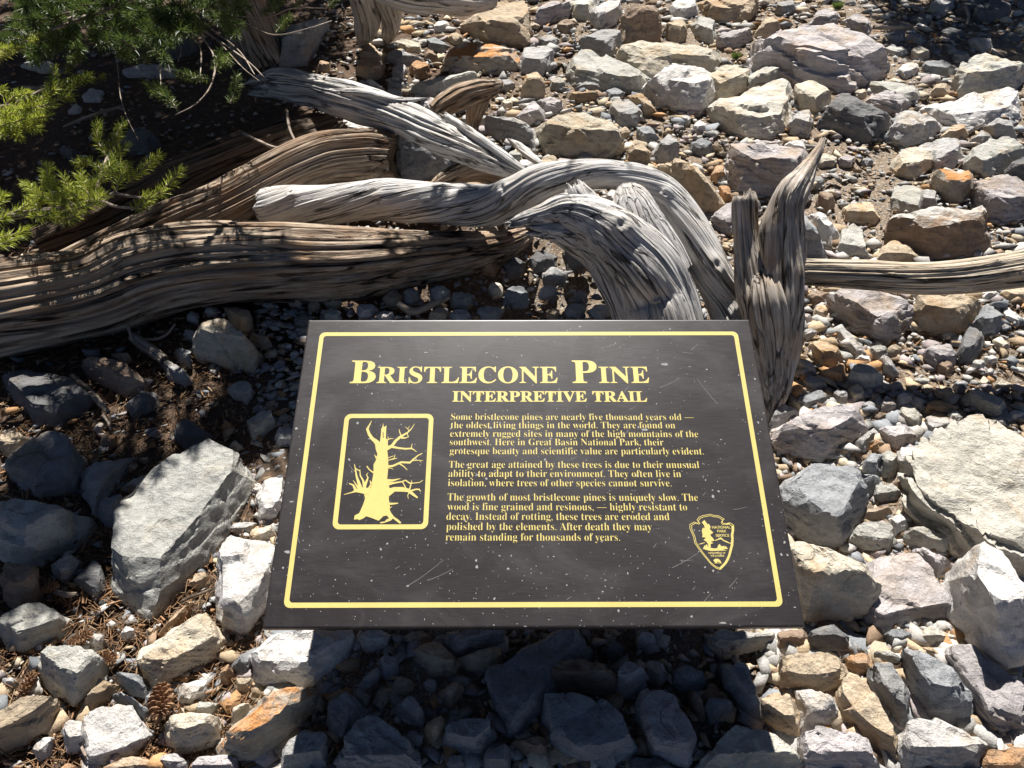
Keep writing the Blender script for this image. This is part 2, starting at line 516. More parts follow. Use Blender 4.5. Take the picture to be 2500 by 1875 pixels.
R(3,'t',.7,"0,1000 110,965 230,975 300,1080 420,1230 380,1300 280,1280 200,1190 100,1060","tan boulder with a hollow dark face tucked behind the arching grey root","hollow tan boulder behind the root")
R(3,'r',.5,"140,1140 230,1110 310,1120 325,1180 200,1180")
R(3,'p',.4,"320,1330 390,1260 470,1200 640,1190 650,1240 500,1320 470,1400 400,1390")
R(3,'t',.5,"2110,350 2180,320 2230,320 2230,375")
R(3,'w',.5,"220,760 260,720 310,740 300,790 240,800")
R(3,'w',.5,"150,700 190,690 215,710 205,735 160,730")
R(3,'c',.3,"970,950 1010,920 1090,940 1080,980 990,990")
R(3,'p',.4,"1100,950 1150,930 1200,940 1180,990 1110,980")
R(3,'b',.4,"1230,960 1280,940 1310,970 1270,995")
R(3,'g',.5,"1640,70 1660,10 1800,-10 1780,60 1700,90")
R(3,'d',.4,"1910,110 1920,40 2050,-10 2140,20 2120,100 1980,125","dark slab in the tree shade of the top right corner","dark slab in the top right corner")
R(3,'d',.4,"1790,70 1850,20 1970,-10 1990,40 1900,90")
R(3,'b',.5,"1370,210 1440,180 1500,180 1500,240 1420,250")
R(3,'b',.5,"1500,240 1530,190 1600,210 1600,270")
R(3,'n',.4,"1370,290 1420,275 1510,300 1510,330 1440,335 1380,310")
R(3,'g',.5,"720,60 740,10 830,0 850,60 760,80")
R(3,'d',.5,"1520,110 1580,85 1660,100 1640,140 1560,140")
R(3,'d',.5,"1700,200 1760,160 1850,180 1860,230 1760,250")
R(3,'d',.5,"2060,210 2130,190 2212,220 2180,250 2080,245")
# right of the sign
R(4,'p',.45,"1045,380 1050,300 1120,265 1290,265 1500,330 1600,400 1540,470 1480,530 1400,600 1300,560 1200,490 1090,440","mauve boulder half in log shadow with a sunlit ledge right of the grey spike","mauve boulder under the log",strata=.7)
R(4,'t',.6,"1560,480 1600,400 1560,300 1800,285 1920,320 1985,370 1920,440 1840,540 1650,520","tan boulder mostly in the shadow of the weathered log","tan boulder under the log",chips=3)
R(4,'b',.5,"1895,480 1990,350 2080,400 2095,480 2040,530 1960,530")
R(4,'r',.5,"885,310 960,265 1040,280 1055,320 960,365")
R(4,'g',.3,"1080,510 1130,490 1230,600 1280,670 1200,670 1120,590","long narrow grey stone lying in shade below the mauve boulder")
R(4,'t',.5,"925,590 980,560 1080,590 1130,680 1090,720 1000,730 940,650","tan rock with a groove down its middle beside the base of the grey spike","grooved tan rock")
R(4,'o',.5,"985,760 1080,720 1130,700 1140,780 1120,830 1010,800")
R(4,'n',.5,"1135,830 1180,740 1240,690 1370,770 1380,830 1260,860","pale triangular rock right of the grooved tan rock","pale triangular rock")
R(4,'g',.4,"1340,690 1370,650 1420,690 1460,770 1430,800 1370,750")
R(4,'w',.5,"1190,690 1230,655 1290,660 1290,715 1240,700")
R(4,'n',.5,"845,720 870,675 930,690 970,760 960,785 890,775")
R(4,'b',.4,"880,820 920,775 1000,800 1040,850 960,870 890,850")
R(4,'g',.5,"1060,900 1090,855 1150,880 1160,940 1100,945")
R(4,'c',.4,"1145,870 1200,825 1240,850 1270,930 1190,935")
R(4,'b',.35,"825,950 880,900 990,865 1050,920 1040,940 900,985")
R(4,'t',.5,"1270,900 1320,885 1360,900 1310,930")
R(4,'p',.3,"1380,840 1470,805 1490,860 1430,880")
R(4,'g',.5,"690,1060 740,940 800,960 880,1000 850,1040 740,1090 690,1100","grey rock crossed by a shadow at the foot of the grey spike")
R(4,'p',.5,"660,1150 800,1060 960,990 1000,970 1050,990 1190,970 1260,1040 1300,1110 1200,1180 1110,1230 990,1295 900,1260 720,1235","large angular pinkish boulder with a brown end against the right side of the sign","large angular pinkish boulder by the sign",strata=.6)
R(4,'b',.4,"740,1480 790,1450 850,1480 950,1310 1160,1315 1180,1350 1300,1360 1330,1410 1260,1560 1200,1659 1110,1840 900,1760 760,1620","large dark blue-grey boulder with a stepped edge right of the sign","large dark stepped boulder by the sign")
R(4,'p',.5,"1345,1120 1380,1080 1500,1070 1580,1160 1520,1200 1440,1220 1380,1180")
R(4,'n',.4,"1450,1020 1480,965 1560,980 1610,1040 1560,1110 1490,1070")
R(4,'g',.4,"1600,1080 1640,1020 1750,1030 1785,1070 1740,1130 1650,1130")
R(4,'n',.4,"1840,930 1890,860 1990,880 2100,930 2120,980 2080,1040 1950,990","layered greenish grey rock on the bare dirt near the right edge","layered greenish rock on the dirt",strata=.9)
R(4,'S',.22,"1480,1530 1580,1330 1560,1220 1640,1150 1830,1060 2040,1050 2130,1130 2230,1210 2340,1300 2340,1950 2150,2000 1800,1850 1500,1640","huge cream-white slab with cracked ledges at the right edge","huge cracked cream slab",strata=2.2,chips=4,rough=.8)
R(4,'n',.6,"1355,1250 1400,1225 1450,1260 1470,1340 1420,1400 1370,1400")
R(4,'b',.6,"1255,1290 1310,1245 1370,1240 1370,1340 1330,1400 1260,1380")
R(4,'w',.5,"1450,1300 1480,1200 1580,1220 1600,1320 1540,1380 1470,1370")
R(4,'o',.6,"1300,1230 1320,1160 1370,1180 1375,1220 1320,1240")
R(4,'g',.5,"1200,1180 1280,1110 1330,1110 1310,1180 1260,1240 1210,1230")
R(4,'r',.6,"1420,1440 1470,1385 1510,1400 1500,1450 1450,1475")
R(4,'n',.5,"1310,1490 1330,1430 1410,1430 1480,1480 1450,1530 1330,1545")
R(4,'r',.3,"1160,1210 1190,1200 1250,1270 1240,1300 1200,1260")
R(4,'w',.5,"1940,270 1990,260 2060,280 2050,310 1970,330")
R(4,'t',.5,"2065,290 2110,250 2230,250 2230,340 2110,330")
R(4,'w',.3,"2070,400 2110,370 2200,430 2180,480 2110,450")
R(4,'c',.3,"2030,560 2070,540 2130,600 2080,620 2040,590")
R(4,'t',.4,"1600,1000 1640,925 1780,950 1830,980 1760,1010 1680,985")
R(4,'p',.5,"1350,950 1390,900 1450,950 1440,1000 1360,1000")
R(4,'g',.5,"1240,950 1290,930 1330,960 1310,1010 1250,990")
R(4,'d',.4,"1820,640 1880,480 1940,500 1980,590 1900,700 1840,710")
R(4,'c',.3,"1940,820 1970,780 2010,810 1990,845 1950,840")
R(4,'c',.3,"2040,830 2080,805 2140,830 2120,850 2060,850")
R(4,'t',.4,"1660,870 1700,850 1780,880 1760,930 1690,910")
R(4,'n',.4,"1540,810 1570,785 1650,800 1640,835 1580,830")
R(4,'w',.5,"2110,1010 2150,985 2220,1000 2200,1040 2130,1040")
R(4,'r',.5,"1300,1030 1340,995 1410,1010 1400,1040 1330,1055")
R(4,'n',.5,"1750,1010 1800,990 1860,1030 1830,1080 1770,1075")
# lower right
R(8,'c',.62,"790,310 920,300 1080,360 1250,440 1335,560 1335,720 1280,775 1050,780 900,785 790,500","white-topped tan block with a broad shaded face emerging from behind the sign's right edge","white-topped block at the sign's right edge",chips=3)
R(8,'p',.18,"1240,440 1440,370 1580,370 1620,450 1740,620 1830,720 1690,760 1450,780 1300,825 1250,780 1335,720 1335,560","flat pale pinkish slab between the white-topped block and the white pointed boulder","flat pale pinkish slab",chips=3,strata=.3)
R(8,'w',.5,"1765,600 1850,500 1960,320 2010,275 2050,290 2120,440 2212,600 2240,900 2212,1050 2130,1140 2050,1100 1930,930 1830,740","tall white pointed boulder with a rough shaded flank at the lower right edge","tall white pointed boulder")
R(8,'n',.4,"1155,310 1220,200 1330,170 1420,190 1445,300 1400,360 1250,345")
R(8,'n',.5,"1480,270 1510,220 1600,215 1750,270 1750,380 1640,355")
R(8,'p',.5,"1535,365 1600,330 1740,400 1790,450 1690,510 1620,450")
R(8,'w',.5,"1410,165 1470,130 1500,170 1520,220 1440,270 1410,210")
R(8,'r',.5,"1240,170 1260,110 1400,80 1420,130 1330,165")
R(8,'t',.55,"725,1130 745,985 900,975 1110,975 1170,1090 1120,1200 1030,1230 870,1225 740,1190","squarish tan block in sunlight below the sign's right corner","squarish tan block below the sign")
R(8,'o',.5,"1150,1070 1155,980 1270,970 1310,1020 1290,1090 1180,1090")
R(8,'t',.25,"1080,1260 1110,1180 1180,1085 1260,1150 1330,1310 1420,1400 1470,1560 1460,1640 1330,1560 1190,1450 1130,1350","long tan-grey slab slanting down between two blocks at lower right","long slanting tan slab")
R(8,'w',.5,"830,1200 940,1185 1050,1230 1105,1360 1020,1440 870,1430 865,1300")
R(8,'b',.4,"1285,1120 1320,1030 1420,1040 1490,1130 1525,1320 1520,1400 1470,1420 1390,1340")
R(8,'b',.5,"1485,1040 1490,950 1600,960 1780,1050 1860,1140 1915,1280 1900,1380 1780,1410 1640,1380 1575,1300 1560,1200","large speckled blue-grey boulder with a clipped end at lower right","large speckled blue-grey boulder")
R(8,'w',.45,"1480,1500 1520,1380 1640,1350 1850,1400 1990,1490 2000,1580 1940,1680 1500,1680 1475,1590","white angular boulder cut by the bottom edge below the speckled boulder","white angular boulder at the bottom edge")
R(8,'p',.5,"850,1530 900,1440 1000,1420 1270,1470 1330,1560 1360,1700 900,1700","mauve boulder cut by the bottom edge right of the sign's shadow","mauve boulder at the bottom edge",strata=.3)
R(8,'S',.4,"430,1480 500,1390 690,1430 820,1540 920,1680 240,1700 330,1560","pale greenish boulder split by the sign's shadow at the bottom edge","pale boulder split by the sign's shadow")
R(8,'b',.45,"385,1070 450,1030 550,1040 600,1200 635,1300 630,1390 540,1340 430,1190","long blue-grey block standing in the right part of the sign's shadow","long shaded block")
R(8,'t',.5,"630,1230 800,1225 870,1330 860,1460 800,1490 640,1380")
R(8,'n',.55,"300,870 400,835 740,850 745,890 690,940 400,1000 320,940","flat greenish rock tucked in shade under the sign's lower right part")
R(8,'r',.6,"735,960 730,840 880,820 915,870 900,960")
R(8,'d',.6,"920,960 940,830 1080,790 1170,860 1160,960 1000,970")
R(8,'n',.5,"1565,890 1660,795 1810,880 1700,930 1600,930")
R(8,'p',.2,"1690,950 1780,920 1950,960 2100,1150 2230,1180 2230,1400 2130,1510 1950,1380 1900,1250 1850,1130 1740,1020","broad pinkish tan slab under the tall white pointed boulder","broad pinkish slab under the pointed boulder",strata=.8)
R(8,'o',.4,"1970,1600 2000,1560 2230,1530 2230,1700 1970,1700")
R(8,'c',.5,"1370,950 1480,920 1500,960 1440,990")
R(8,'n',.6,"1310,1010 1320,960 1420,960 1490,1010 1480,1060 1380,1040")
R(8,'t',.5,"1560,945 1650,930 1720,1000 1740,1030 1620,990")
R(8,'o',.5,"1745,510 1790,465 1840,470 1790,560")
R(8,'b',.5,"95,1090 180,1040 290,1070 300,1160 200,1220 110,1170")
R(8,'b',.5,"285,1300 340,1230 460,1240 475,1340 330,1400")
R(8,'r',.5,"185,1220 230,1180 290,1260 300,1370 220,1300")
# under the sign, in its shadow
R(7,'p',.5,"680,870 780,830 1050,820 1050,900 900,930 780,990 720,950")
R(7,'t',.5,"490,950 640,900 700,930 790,1030 780,1100 620,1105 540,1030")
R(7,'t',.5,"760,1010 900,960 1030,920 1085,980 1000,1085 870,1085")
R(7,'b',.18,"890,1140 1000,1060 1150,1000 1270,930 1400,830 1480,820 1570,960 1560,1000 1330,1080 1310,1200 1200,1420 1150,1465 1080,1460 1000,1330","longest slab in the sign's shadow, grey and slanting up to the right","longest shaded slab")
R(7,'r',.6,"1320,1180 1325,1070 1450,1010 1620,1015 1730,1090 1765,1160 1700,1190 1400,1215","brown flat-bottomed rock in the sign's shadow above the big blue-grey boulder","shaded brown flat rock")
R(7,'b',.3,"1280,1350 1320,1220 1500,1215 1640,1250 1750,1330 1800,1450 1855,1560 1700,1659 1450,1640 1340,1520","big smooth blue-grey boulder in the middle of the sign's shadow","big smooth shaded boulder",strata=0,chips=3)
R(7,'p',.25,"1840,1240 1900,1190 2010,1200 2100,1240 2190,1400 2212,1560 2150,1650 1950,1600 1880,1440","tall mauve slab in the sign's shadow right of the big smooth boulder","tall mauve shaded slab",strata=.2)
R(7,'b',.5,"690,1530 720,1390 800,1360 960,1370 1010,1480 900,1600 760,1580")
R(7,'g',.35,"50,1659 110,1480 180,1360 300,1360 450,1480 560,1600 600,1700 40,1700","rough striped grey boulder in shadow at the bottom edge","rough striped grey boulder at the bottom edge",strata=1.2)
R(7,'b',.3,"0,1250 110,1210 200,1290 280,1330 180,1360 100,1480 0,1450")
R(7,'g',.5,"930,1640 960,1530 1080,1510 1100,1600 1090,1700 940,1700")
R(7,'r',.5,"1090,1500 1270,1460 1320,1520 1310,1600 1200,1590")
R(7,'g',.5,"370,1320 500,1220 560,1300 600,1370 500,1400")
R(7,'t',.5,"660,1210 780,1130 820,1200 740,1300 690,1270")
R(7,'g',.5,"170,1170 290,1050 330,1080 300,1150 210,1190")
R(7,'t',.5,"380,1180 420,1110 500,1120 510,1180 430,1225")
R(7,'t',.5,"590,1400 680,1340 720,1420 640,1520 570,1450")
R(7,'p',.5,"1730,1190 1750,1070 1800,1010 1900,1070 1910,1180 1800,1240")
R(7,'p',.5,"1900,1100 1920,1010 2000,1020 2050,1110 1990,1170")
R(7,'g',.5,"290,1020 340,970 420,1010 430,1090 340,1130")
R(7,'t',.5,"450,880 500,840 600,840 620,890 540,920")
R(7,'g',.5,"440,1490 500,1430 580,1460 560,1520 480,1520")
R(7,'g',.5,"130,1230 170,1180 260,1230 230,1300 160,1290")
R(7,'g',.5,"700,1659 720,1590 800,1580 850,1659 760,1690")
R(7,'d',.4,"1790,1640 1850,1600 2000,1600 2090,1659 2000,1700 1800,1700")
R(7,'d',.5,"1640,960 1700,880 1780,940 1760,1000 1680,1010")
# lower left
R(6,'w',.4,"1480,1040 1540,950 1640,850 1830,830 2130,830 2130,900 2080,1020 1960,1130 1880,1170 1770,1170 1620,1190 1540,1150","pale boulder halved by the shadow edge just under the sign's lower left corner","pale half-shaded boulder under the sign")
R(6,'O',.4,"1325,1540 1380,1430 1520,1290 1630,1190 1800,1170 1930,1230 1900,1320 1750,1450 1580,1600 1490,1640 1340,1590","long rust-stained boulder crossed by the edge of the sign's shadow near the bottom","long rust-stained boulder")
R(6,'g',.4,"1680,1610 1730,1490 1840,1420 1950,1450 1960,1659 1700,1690")
R(6,'w',.3,"1300,560 1330,320 1380,270 1480,320 1650,330 1640,500 1590,700 1480,860 1430,895 1340,830 1340,720","upright white boulder touching the sign's lower left edge","upright white boulder at the sign's left edge")
R(6,'G',.3,"665,540 690,330 730,10 800,-40 950,-45 1060,-220 1210,-285 1310,-335 1390,-270 1520,-45 1400,180 1300,340 1190,470 950,740 900,755 760,700 690,600","largest boulder on the left, a smooth pale grey-green slab tilted in full sun","largest pale boulder on the left",lean=.6,rough=.55,chips=2,strata=.5)
R(6,'c',.28,"810,1000 1010,880 1190,730 1240,760 1360,900 1330,960 1170,1060 920,1175 890,1150","long tan and cream slab slanting below the largest pale boulder","long tan slab below the largest boulder",strata=.7,chips=3)
R(6,'n',.5,"220,1060 250,970 310,920 480,925 600,1000 615,1080 570,1160 480,1250 430,1290 300,1200 240,1120","rounded cream-green boulder on the pine litter at lower left","rounded cream boulder on the litter")
R(6,'w',.18,"510,1360 620,1280 770,1275 860,1400 915,1490 820,1570 560,1659 510,1659 500,1500","flat bright white block near the bottom left","flat bright white block")
R(6,'o',.4,"600,1670 760,1580 880,1600 980,1680 600,1720")
R(6,'t',.45,"0,1320 130,1240 290,1230 350,1300 290,1380 120,1520 0,1580 -40,1580 -40,1340","tan boulder with a shaded front cut by the bottom left edge","tan boulder at the bottom left edge")
R(6,'n',.4,"0,760 150,690 260,680 330,720 400,800 330,870 150,950 30,920 -30,850","half-shaded grey-tan rock at the left edge above the pine cones","half-shaded rock at the left edge")
R(6,'w',.5,"370,1440 400,1380 490,1375 500,1490 480,1560 400,1585")
R(6,'w',.4,"185,1550 250,1480 320,1470 290,1590 240,1620")
R(6,'c',.6,"1005,1420 1040,1340 1150,1330 1290,1340 1310,1450 1260,1520 1140,1570 1050,1580 1010,1500","chunky cream rock left of the long rust-stained boulder","chunky cream rock")
R(6,'t',.5,"500,1300 530,1210 620,1135 720,1170 680,1230 560,1300")
R(6,'b',.5,"660,1120 720,1080 830,1100 880,1160 870,1240 770,1200")
R(6,'b',.5,"675,1240 720,1205 830,1260 900,1340 880,1390 800,1320")
R(6,'w',.4,"1065,1200 1090,1150 1245,1130 1230,1230 1150,1290 1070,1280")
R(6,'n',.5,"1165,1310 1200,1260 1310,1270 1280,1330 1180,1335")
R(6,'c',.5,"1390,1360 1400,1300 1470,1255 1505,1300 1450,1370 1390,1410")
R(6,'c',.5,"1415,1190 1420,1120 1510,1115 1510,1170 1460,1205")
R(6,'o',.6,"1320,1090 1370,1030 1400,1110 1360,1160 1330,1150")
R(6,'b',.4,"1370,1070 1450,980 1560,920 1490,1060 1480,1110")
R(6,'w',.4,"300,440 400,375 490,420 440,500 370,540 320,500")
R(6,'d',.25,"435,540 560,410 610,440 620,620 580,655")
R(6,'n',.55,"-40,100 80,40 280,80 430,130 545,180 520,240 300,400 200,480 0,440 -40,300","big dappled grey boulder with a rusty shaded face at the left edge","big dappled boulder at the left edge")
R(6,'r',.6,"0,560 40,420 200,450 240,560 200,680 120,710 40,690","round brown boulder in shade at the left edge")
R(6,'b',.6,"585,150 600,60 720,15 735,50 700,210 620,190")
R(6,'w',.4,"920,1610 1040,1560 1110,1600 1120,1659 1000,1660")
R(6,'p',.5,"1150,1640 1200,1590 1400,1580 1430,1659 1420,1700 1150,1700")
R(6,'w',.5,"720,860 750,800 810,830 800,870 750,895")
R(6,'t',.5,"865,850 890,815 920,820 910,870")
R(6,'o',.2,"940,870 1010,770 1130,670 1130,710 1050,800")
R(6,'t',.4,"1130,560 1180,490 1240,480 1250,520 1180,580")
R(6,'g',.4,"1380,220 1420,180 1540,190 1500,240 1400,245")
R(6,'c',.4,"1490,270 1500,230 1630,205 1650,260 1520,320")
R(6,'o',.4,"360,1659 400,1630 450,1640 440,1690 370,1690")
# left, in the shade of the logs and the pine
R(5,'w',.3,"1535,1500 1600,1390 1690,1385 1720,1500 1660,1640 1570,1659 1550,1600","white rock half hidden by the sign's left edge")
R(5,'w',.4,"1640,1170 1670,1090 1760,1095 1750,1200 1660,1205")
R(5,'g',.4,"1660,1040 1700,1005 1760,1030 1690,1070")
R(5,'c',.4,"1375,1200 1410,1165 1460,1210 1420,1230")
R(5,'n',.4,"1480,1060 1580,990 1640,1000 1650,1060 1570,1130 1520,1175")
R(5,'c',.6,"1130,630 1150,500 1230,440 1310,430 1360,480 1500,560 1555,660 1520,765 1300,700 1180,680","large shaded boulder with a bright sunlit upper corner below the furrowed log","shaded boulder with a sunlit corner",strata=0)
R(5,'t',.5,"1340,370 1500,380 1510,500 1470,520 1390,470")
R(5,'w',.4,"1220,400 1240,365 1310,370 1290,410")
R(5,'w',.4,"1115,430 1140,390 1190,400 1180,460")
R(5,'w',.4,"1095,540 1110,500 1180,510 1160,565")
R(5,'t',.5,"1490,560 1510,520 1610,550 1630,590 1560,610")
R(5,'r',.4,"475,720 510,680 620,670 720,690 790,750 890,820 860,870 770,910 650,840 530,790","oval brown boulder lying in the shade below the furrowed log","oval brown boulder in the shade")
R(5,'g',.4,"960,700 1010,690 1110,750 1150,810 1110,840 1010,790")
R(5,'g',.5,"1040,640 1080,610 1150,640 1150,700 1090,720")
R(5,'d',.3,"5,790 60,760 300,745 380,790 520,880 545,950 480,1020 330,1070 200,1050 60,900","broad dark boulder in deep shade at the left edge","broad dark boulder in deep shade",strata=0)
R(5,'g',.3,"0,1310 100,1260 190,1150 280,1120 400,1130 430,1200 510,1280 490,1400 450,1480 240,1510 90,1440","large smooth grey boulder in shade at the left below the broad dark boulder","smooth grey boulder in the left shade",strata=0)
R(5,'g',.3,"470,1380 560,1300 820,1255 700,1370 620,1440 600,1530 560,1630","long grey pointed rock in shade left of the largest pale boulder")
R(5,'w',.5,"600,1460 640,1430 690,1470 640,1495")
R(5,'d',.3,"745,960 860,870 940,890 930,970 800,1030")
R(5,'n',.4,"1355,870 1400,820 1490,810 1530,880 1480,950 1400,910")
R(5,'d',.35,"1040,1170 1050,1070 1110,1040 1290,1140 1240,1210 1120,1215")
R(5,'g',.4,"1560,890 1680,880 1630,930")
R(5,'o',.5,"600,1170 610,1135 700,1130 680,1190 610,1200")
R(5,'w',.4,"560,1100 590,1060 630,1065 610,1110")
R(5,'t',.5,"0,1130 90,1120 180,1160 130,1240 20,1250 -20,1200")
R(5,'w',.4,"720,1460 800,1400 900,1380 910,1420 770,1450")
R(5,'g',.5,"485,620 590,615 585,650 510,655")
R(5,'t',.5,"660,650 760,640 790,670 740,700")
R(5,'d',.5,"1760,430 1830,410 1890,440 1850,490 1770,480")
R(1,'d',.6,"730,850 790,770 860,760 920,800 980,880 900,920 780,920","dark stone under the pine boughs beside the sunken log")
R(1,'d',.5,"345,900 380,870 470,900 490,920 430,960")
R(1,'w',.3,"720,420 830,390 980,380 1090,420 1050,450 880,440 760,450","flat pale slab catching light between the pine boughs","pale slab between the pine boughs")
R(1,'g',.6,"1660,250 1780,150 1950,110 1960,180 1870,320 1830,400 1680,400","large grey boulder in shade beside the bleached stump at the top","grey boulder beside the bleached stump")
R(1,'d',.6,"1440,310 1560,280 1650,290 1660,400 1500,390")
R(1,'w',.4,"490,580 540,530 620,540 600,610 510,610")
R(1,'w',.4,"400,680 450,620 490,640 480,670")
R(1,'d',.6,"920,300 1000,170 1120,180 1200,300 1000,370")
R(1,'o',.6,"1905,410 1920,360 1980,375 1990,420 1940,435")
R(1,'c',.5,"120,400 170,360 300,370 350,410 250,430")
R(2,'t',.5,"870,1420 900,1370 1010,1360 1030,1440 960,1490 880,1480")
R(2,'d',.5,"1200,1560 1280,1500 1380,1540 1360,1620 1240,1640")
R(2,'d',.5,"1060,1600 1120,1540 1190,1580 1160,1650 1080,1660")
R(2,'d',.5,"1410,1500 1480,1470 1560,1540 1540,1620 1440,1600")
R(2,'r',.5,"900,1560 960,1520 1040,1560 1000,1630 920,1630")
R(2,'g',.5,"1290,1640 1350,1600 1440,1640 1420,1700 1300,1700")
# ------------------------------------------------------------------ ground sheet
def make_ground():
    k = NT('stony_soil')
    tc = k.n('TexCoord').outputs['Object']
    a = k.noise(tc, 2.2, 5, .6)
    b = k.noise(tc, 30, 8, .65)
    c = k.noise(tc, 160, 6, .75)
    col = k.mix(k.remap(a, .42, .6), (.26, .185, .125), (.36, .275, .19))
    col = k.mix(k.remap(b, .5, .72), col, (.10, .065, .045))
    col = k.mix(k.remap(c, .6, .8), col, (.40, .31, .22))
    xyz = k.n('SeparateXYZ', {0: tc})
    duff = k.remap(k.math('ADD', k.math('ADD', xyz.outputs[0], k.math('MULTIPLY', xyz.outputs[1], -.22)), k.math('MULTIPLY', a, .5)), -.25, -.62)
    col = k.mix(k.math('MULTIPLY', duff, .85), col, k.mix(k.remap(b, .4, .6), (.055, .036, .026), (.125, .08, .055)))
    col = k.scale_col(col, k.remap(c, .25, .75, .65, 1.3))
    wv = k.n('VectorMath', {0: tc, 1: k.n('VectorMath', {0: k.n('TexNoise', {'Vector': tc, 'Scale': 90.0, 'Detail': 2.0}).outputs[1], 'Scale': .006}, operation='SCALE').outputs[0]}, operation='ADD').outputs[0]
    h = None
    for sc, lo in ((62.0, .35), (140.0, .25)):
        vo = k.n('TexVoronoi', {'Vector': wv, 'Scale': sc})
        ed = k.n('TexVoronoi', {'Vector': wv, 'Scale': sc}, feature='DISTANCE_TO_EDGE').outputs[0]
        rc = k.n('SeparateColor', {0: vo.outputs['Color']})
        on = k.math('MULTIPLY', k.math('MULTIPLY', k.math('GREATER_THAN', rc.outputs[0], lo), k.remap(ed, .06, .14)), k.math('SUBTRACT', 1.0, k.math('MULTIPLY', duff, .95)))
        sh = k.scale_col(k.mix(rc.outputs[1], (.42, .385, .34), (.36, .26, .175)), k.remap(rc.outputs[2], 0, 1, .55, 1.15))
        col = k.mix(on, col, sh)
        hh = k.math('MULTIPLY', on, k.remap(rc.outputs[2], 0, 1, .4, 1.0))
        h = hh if h is None else k.math('MAXIMUM', h, hh)
    n = k.bump(b, .9, .02)
    n = k.bump(h, 1.0, .012, n)
    n = k.bump(c, .9, .006, n)
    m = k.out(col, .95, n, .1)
    xs = np.concatenate([np.linspace(-60, -4, 20), np.arange(-3.95, 3.96, .035), np.linspace(4, 60, 20)])
    ys = np.concatenate([np.linspace(-12, -.5, 10), np.arange(-.4, 6.6, .035), np.linspace(6.7, 90, 28)])
    X, Y = np.meshgrid(xs, ys)
    P = np.stack([X.ravel(), Y.ravel(), np.zeros(X.size)], 1)
    near = np.clip(1-(np.abs(P[:, 0])-3)/3, 0, 1)
    Z = SLOPE*P[:, 1] - .012 + (fbm(P*2.1, 3, 3)*.012 + fbm(P*11, 3, 8)*.006)
    hx, hy, _ = at(*px(0, 1010, 615), 0)
    Z = Z - .2*np.exp(-((P[:, 0]-hx)/.42)**2-((P[:, 1]-hy)/.26)**2)      # ground sunk under the roots to deepen the shadow there
    far = np.clip((P[:, 1]-8)/20, 0, 1)
    Z = Z + far*fbm(P*.2, 3, 4)*.8
    P[:, 2] = Z
    nx, ny = len(xs), len(ys)
    i = np.arange(nx*ny).reshape(ny, nx)
    Fc = np.stack([i[:-1, :-1].ravel(), i[:-1, 1:].ravel(), i[1:, 1:].ravel(), i[1:, :-1].ravel()], 1)
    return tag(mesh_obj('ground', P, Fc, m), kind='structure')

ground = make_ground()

# ------------------------------------------------------------------ build the traced rocks
for _i, _r in enumerate(ROCKS):
    build_rock(_r, _i)

